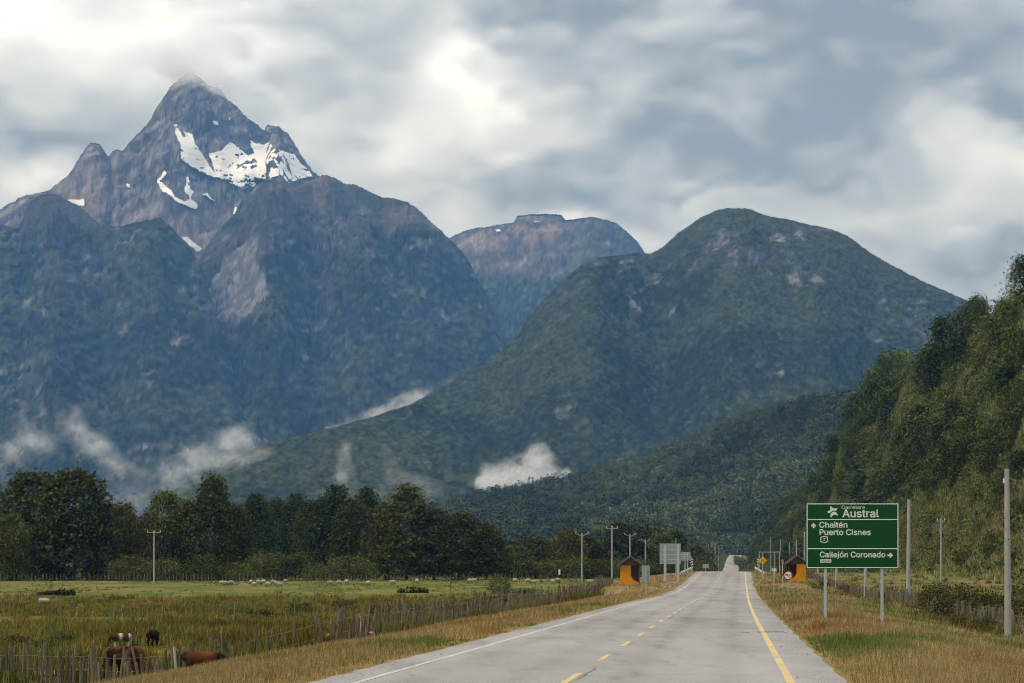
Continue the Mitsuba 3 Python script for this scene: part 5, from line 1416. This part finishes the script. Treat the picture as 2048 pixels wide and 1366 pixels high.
k, X, s = post_sign(1565, 1179, 1120, 236, 'marker_board', 'narrow dark red board on a post beside the round sign', cat='road sign', pr=0.05)
zc = HC - (1149 - HZ) / s
part(k, 'panel', mikit.ply(upright(extr(sbox(X - 0.22, zc - 7.5 / s, X - 0.06, zc + 7.5 / s), 0.02), 236), 'mat_red', 30))
part(k, 'arm', mikit.ply(boxm(X - 0.06, X + 0.32, 235.96, 235.98, zc - 0.06, zc + 0.06), 'mat_red'))
part(k, 'cap', mikit.ply(boxm(X - 0.1, X + 0.1, 235.9, 236.1, HC - (1125 - HZ) / s, HC - (1119 - HZ) / s), 'mat_pale_red'))
k, X, s = post_sign(1548, 1185, 1138, 205, 'name_plate', 'small white striped plate on a thin post by the lay-by', pr=0.03)
for i in range(2):
    zc = HC - (1138.0 + 3.2 * i - HZ) / s
    part(k, 'plate', mikit.ply(upright(extr(sbox(X - 5 / s, zc - 1.2 / s, X + 5 / s, zc + 1.0 / s), 0.01), 205), 'mat_white', 30))
# thin white frame beside the diamond sign
k = thing('frame', 'thin white goal-like frame behind the yellow diamond sign', 'frame')
YF = 360.0; s = F / YF
for px in (1518.5, 1549.5, 1559):
    X = (px - CX) / s
    part(k, 'post', mikit.ply(boxm(X - 0.045, X + 0.045, YF - 0.045, YF + 0.045, float(land(X, YF)) - 0.3, HC - (1104.8 - HZ) / s), 'mat_steel', 30))
part(k, 'crossbar', mikit.ply(boxm((1517.5 - CX) / s, (1560 - CX) / s, YF - 0.04, YF + 0.04, HC - (1104.7 - HZ) / s, HC - (1103.4 - HZ) / s), 'mat_steel', 30))

# chevron boards at the bridge and white rails
for px, Y, sgn, lab in ((1383.5, 352, 1, 'black and white striped board at the crest, beside the sign backs'), (1516.5, 352, -1, 'black and white striped board at the crest, by the yellow diamond sign')):
    k, X, s = post_sign(px, 1150, 1114, Y, 'hazard_board', lab, pr=0.04)
    zc = HC - (1122 - HZ) / s; hw, hh = 2.6 / s, 7.6 / s
    part(k, 'panel', mikit.ply(upright(extr(sbox(X - hw, zc - hh, X + hw, zc + hh), 0.015), Y), 'mat_white', 30))
    for i in range(3):
        zz = zc - hh + (2 * i + 0.7) * hh / 3
        st = Polygon([(X - hw, zz - sgn * 0.12), (X + hw, zz + sgn * 0.12), (X + hw, zz + sgn * 0.12 + 0.2), (X - hw, zz - sgn * 0.12 + 0.2)])
        part(k, 'stripe', mikit.ply(upright(extr(st, 0.003), Y, 0.016), 'mat_black'))


def rail(t0, y0, t1, y1, label):
    k = thing('guard_rail', label, 'guard rail')
    n = 14
    Y = np.linspace(y0, y1, n); X = _xc(Y) + np.linspace(t0, t1, n); z = _zr(Y) - 0.15
    zz = z + np.linspace(0.25, 0.85, n) ** 0.5 * 0.9
    prof = [(-0.02, -0.16), (0.03, -0.09), (-0.02, 0.0), (0.03, 0.09), (-0.02, 0.16)]
    v = np.stack([np.stack([X + a, Y, zz + b], -1) for a, b in prof], 1).reshape(-1, 3)
    part(k, 'beam', mikit.ply((v, grid_faces(n, 5)), 'mat_white', 40))
    for i in range(1, n, 2):
        part(k, 'post', mikit.ply(boxm(X[i] - 0.06, X[i] + 0.06, Y[i] - 0.06, Y[i] + 0.06, z[i] - 0.4, zz[i] + 0.1), 'mat_dead_wood'))


rail(-6.0, 340, -4.8, 368, 'white guard rail sloping up to the crest below the sign backs')
rail(6.4, 338, 5.2, 368, 'white guard rail sloping up to the crest below the diamond sign')
k = thing('bridge_parapet', 'low dark parapet beyond the crest on the hillside of the road', 'parapet')
Y = np.linspace(376, 470, 12); X = _xc(Y) + np.linspace(5.2, -1.5, 12) + 0.3
zz = HC - (np.linspace(1139.5, 1130.5, 12) - HZ) / F * Y
for i in range(11):
    v = np.array([[X[i], Y[i], zz[i] - 2.0], [X[i + 1], Y[i + 1], zz[i + 1] - 2.0], [X[i + 1], Y[i + 1], zz[i + 1]], [X[i], Y[i], zz[i]]])
    v = np.vstack([v, v + [0.25, 0.1, 0]])
    f = np.array([[0, 1, 2], [0, 2, 3], [5, 4, 7], [5, 7, 6], [3, 2, 6], [3, 6, 7], [0, 3, 7], [0, 7, 4], [1, 5, 6], [1, 6, 2]])
    if i > 2: break
    part(k, 'panel', mikit.ply((v, f), 'mat_dark_wood'))


# ------------------------------------------------------------------ the two roadside shelters
def shelter(px, base_py, Y, flip, label, W=2.05, D=2.0, hw=2.15, hr=3.1):
    """Timber shelter: gable roof, one closed orange side wall with a low return, dark back wall, corner posts, bench. FLIP mirrors it."""
    s = F / Y; X = (px - CX) / s; z = HC - (base_py - HZ) / s
    k = thing('bus_shelter', label, 'bus shelter')
    g = -1 if flip else 1

    def put(name, m, mat, lab=None):
        v = m[0].copy(); v[:, 0] *= g
        f = m[1] if g > 0 else m[1][:, ::-1]
        part(k, name, mikit.ply((v + [X, Y, z], f), mat, False), lab)
    w, d = W / 2, D / 2
    put('plinth', boxm(-w - 0.06, w + 0.06, -d - 0.05, d + 0.05, -0.9, 0.02), diffuse((0.16, 0.12, 0.07)))
    # orange front wall over the outer half, then a low return that slopes down
    put('front_wall', boxm(-w, 0.06, -d, -d + 0.12, 0.0, hw - 0.02), 'mat_orange')
    poly = Polygon([(0.062, 0.0), (w - 0.08, 0.0), (w - 0.1, 0.24), (0.32, 0.58), (0.2, 0.75), (0.062, 1.0)])
    v, f = extr(poly, 0.12)
    put('low_wall', (np.stack([v[:, 0], -d + 0.12 - v[:, 2], v[:, 1]], -1), f), 'mat_orange')
    put('side_wall', boxm(-w, -w + 0.12, -d + 0.122, d - 0.002, 0.0, hw - 0.02), 'mat_orange')
    nb = 9
    for i in range(nb):
        xa = -w + 0.125 + (2 * w - 0.13) * i / nb
        put('back_board', boxm(xa, xa + (2 * w - 0.13) / nb - 0.015, d - 0.07 + 0.01 * (i % 2), d - 0.01 + 0.01 * (i % 2), 0.0, hw + 0.3), 'mat_dark_wood')
    put('bench', boxm(-w + 0.15, w - 0.2, d - 0.55, d - 0.12, 0.42, 0.48), 'mat_dark_wood')
    put('post', tube([[w - 0.07, -d + 0.07, 0], [w - 0.07, -d + 0.07, hw + 0.1]], 0.065, 8), 'mat_dark_wood')
    put('post', tube([[w - 0.07, d - 0.17, 0], [w - 0.07, d - 0.17, hw + 0.1]], 0.065, 8), 'mat_dark_wood')
    put('tie_beam', boxm(-w - 0.05, w + 0.05, -d - 0.03, -d + 0.1, hw, hw + 0.14), 'mat_dark_wood')
    ov, ov2 = 0.42, 0.35
    for sd in (-1, 1):
        a = np.array([0, 0, hr]); b = np.array([sd * (w + ov), 0, hw - 0.12])
        n = np.array([(a - b)[2] * sd, 0, abs((a - b)[0])]); n = n / np.linalg.norm(n) * 0.07
        nn = 7
        for i in range(nn):       # boarded roof slope, board by board from eave to ridge
            p, q = b + (a - b) * i / nn, b + (a - b) * (i + 1.12) / nn
            if i == nn - 1: q = a
            lift = n * 0.25 * (i % 2)
            vv = np.array([[p[0], y, p[2]] for y in (-d - ov2, d + ov2)] + [[q[0], y, q[2]] for y in (-d - ov2, d + ov2)])
            vv = np.vstack([vv + lift, vv + n + lift])
            ff = np.array([[0, 1, 3], [0, 3, 2], [4, 7, 5], [4, 6, 7], [0, 5, 1], [0, 4, 5], [2, 3, 7], [2, 7, 6], [0, 2, 6], [0, 6, 4], [1, 5, 7], [1, 7, 3]])
            put('roof_board', (vv, ff), 'mat_roof')
        pa = np.array([b + n * 1.4, a + n * 1.4, a - n * 0.8, b - n * 0.8])
        vv = np.vstack([pa + [0, -d - ov2 - 0.05, 0], pa + [0, -d - ov2 - 0.005, 0]])
        ff = np.array([[0, 1, 2], [0, 2, 3], [4, 6, 5], [4, 7, 6], [0, 4, 5], [0, 5, 1], [1, 5, 6], [1, 6, 2], [2, 6, 7], [2, 7, 3], [3, 7, 4], [3, 4, 0]])
        put('barge_board', (vv, ff), 'mat_roof_edge')
    gp = Polygon([(-w, hw + 0.14), (w, hw + 0.14), (0, hr - 0.12)])
    v, f = extr(gp, 0.05)
    put('gable', (np.stack([v[:, 0], -d + 0.06 - v[:, 2], v[:, 1]], -1), f), 'mat_dark_wood')
    return k


shelter(1260, 1170, 250, False, 'orange shelter with dark gable roof across the road from the green sign')
shelter(1592, 1164, 272, True, 'orange shelter with dark gable roof behind the round prohibition sign', W=2.1)

# ------------------------------------------------------------------ low cloud, and the air
AIR = {'type': 'ref', 'id': 'haze_air'}


def mist(name, label, px0, px1, py0, py1, Y, depth, shape, peak, res=(96, 20, 64), seed=1):
    """Drifting low cloud: a density grid in a closed box that stands at its own distance."""
    s = F / Y
    xa, xb, za, zb = (px0 - CX) / s, (px1 - CX) / s, HC - (py1 - HZ) / s, HC - (py0 - HZ) / s
    nx, ny, nz = res
    zz, yy, xx = np.meshgrid((np.arange(nz) + 0.5) / nz, (np.arange(ny) + 0.5) / ny, (np.arange(nx) + 0.5) / nx, indexing='ij')
    W = np.stack([xa + (xb - xa) * xx, Y + depth * (yy - 0.5), za + (zb - za) * zz], -1)
    c, row = px0 + (px1 - px0) * xx, py1 - (py1 - py0) * zz
    d = shape(W, c, row, xx, yy, zz)
    fade = np.minimum(np.minimum(xx, 1 - xx) / 0.06, np.minimum(np.minimum(yy, 1 - yy) / 0.2, np.minimum(zz, 1 - zz) / 0.06))
    d = np.clip(d, 0, 1) * np.clip(fade, 0, 1)
    d = (np.clip(d, 0, 1) + 2.6e-5 / peak).astype(np.float32)      # the air itself goes on inside the box
    k = thing(name, label, 'mist', kind='stuff')
    box = T().translate([(xa + xb) / 2, Y, (za + zb) / 2]).scale([(xb - xa) / 2, depth / 2, (zb - za) / 2])
    grid = T().translate([xa, Y - depth / 2, za]).scale([xb - xa, depth, zb - za])
    scene[k] = {'type': 'cube', 'to_world': box, 'bsdf': {'type': 'null'}, 'exterior': AIR,
                'interior': {'type': 'heterogeneous', 'albedo': {'type': 'constvolume', 'value': {'type': 'rgb', 'value': [0.985, 0.99, 0.998]}}, 'scale': float(peak),
                             'sigma_t': {'type': 'gridvolume', 'grid': mi.VolumeGrid(d[..., None]), 'to_world': grid}}}


def wisps(parts, freq=1 / 45.0, rag=0.9, seed=1):
    """Soft ragged patches along strokes: (x0, y0, x1, y1, radius, strength), in the photograph's pixels."""
    def fn(W, c, row, xx, yy, zz):
        n = fbm(W * freq * np.array([1, 0.7, 1.0]), 5, seed)
        n2 = fbm(W * freq * 2.6 + 9, 4, seed + 3)
        wob = 44 * (fbm(W * freq * 0.7 + 5, 4, seed + 5) - 0.5)
        tot = 0
        for x0, y0, x1, y1, rad, k in parts:
            dx, dy = x1 - x0, y1 - y0
            t = np.clip(((c - x0) * dx + (row - y0) * dy) / (dx * dx + dy * dy + 1e-9), 0, 1)
            dd = np.hypot(c + wob - x0 - t * dx, row + wob * 0.7 - y0 - t * dy) / rad
            tot = tot + k * np.exp(-dd ** 2 * 1.4)
        torn = sstep(0.34, 0.80, n + 0.8 * (n2 - 0.5))
        return np.clip(np.clip(tot - 0.06, 0, 1.3) * (0.10 + rag * 2.0 * torn ** 1.4) - 0.03, 0, 1)
    return fn


mist('mist', 'white plume of low cloud resting on the low wooded ridge', 930, 1180, 880, 990, 3150, 200,
     wisps([(965, 970, 1130, 954, 14, 1.0), (980, 952, 1060, 942, 24, 0.9), (1045, 945, 1085, 908, 22, 0.9), (1080, 930, 1120, 950, 14, 0.5)], 1 / 22.0, 1.0, 5), 0.016)
mist('mist', 'thin bright streak of cloud along the back of the green ridge', 625, 960, 730, 866, 5350, 240,
     wisps([(660, 858, 760, 832, 8, 0.8), (740, 835, 840, 796, 12, 0.9), (830, 800, 915, 760, 11, 0.4)], 1 / 34.0, 1.0, 6), 0.010)
mist('mist', 'ragged low cloud drifting before the dark slopes above the tree row', -60, 572, 770, 1110, 3300, 220,
     wisps([(350, 950, 440, 900, 26, 0.8), (400, 910, 490, 872, 22, 0.8), (440, 930, 525, 905, 18, 0.35), (20, 905, 80, 885, 26, 0.8), (62, 885, 66, 790, 11, 0.45), (20, 930, 22, 960, 10, 0.35), (150, 865, 190, 885, 24, 0.75), (148, 850, 145, 812, 12, 0.45), (180, 890, 250, 940, 22, 0.4),
            (0, 985, 120, 1000, 40, 0.16), (200, 1000, 340, 980, 40, 0.18), (250, 1000, 280, 990, 26, 0.2), (380, 800, 450, 780, 12, 0.14), (330, 880, 350, 830, 14, 0.10), (0, 1060, 500, 1060, 50, 0.14), (100, 950, 330, 950, 30, 0.10), (360, 1000, 560, 1020, 40, 0.08)], 1 / 26.0, 1.0, 8), 0.0085, (150, 16, 100))
mist('mist', 'faint columns of mist rising before the green ridge', 625, 900, 878, 1050, 3300, 200,
     wisps([(682, 960, 692, 888, 12, 0.6), (780, 960, 775, 900, 13, 0.3), (640, 1000, 860, 985, 34, 0.20), (800, 950, 850, 970, 18, 0.2)], 1 / 24.0, 1.0, 9), 0.0075)
mist('mist', 'cap cloud swallowing the tip of the peak', 280, 560, 60, 240, 9250, 420,
     wisps([(345, 146, 430, 152, 22, 1.3), (345, 112, 480, 112, 34, 0.35), (400, 160, 445, 180, 14, 0.8), (430, 178, 465, 190, 12, 0.4)], 1 / 150.0, 1.0, 10), 0.010)

k = thing('haze', 'blue haze of the valley air', 'haze', kind='stuff')
XH, Y0, Y1, Z0, Z1 = 8200.0, -120.0, 12400.0, -60.0, 2150.0
scene[k] = {'type': 'cube', 'to_world': T().translate([0, (Y0 + Y1) / 2, (Z0 + Z1) / 2]).scale([XH, (Y1 - Y0) / 2, (Z1 - Z0) / 2]), 'bsdf': {'type': 'null'}, 'interior': AIR}
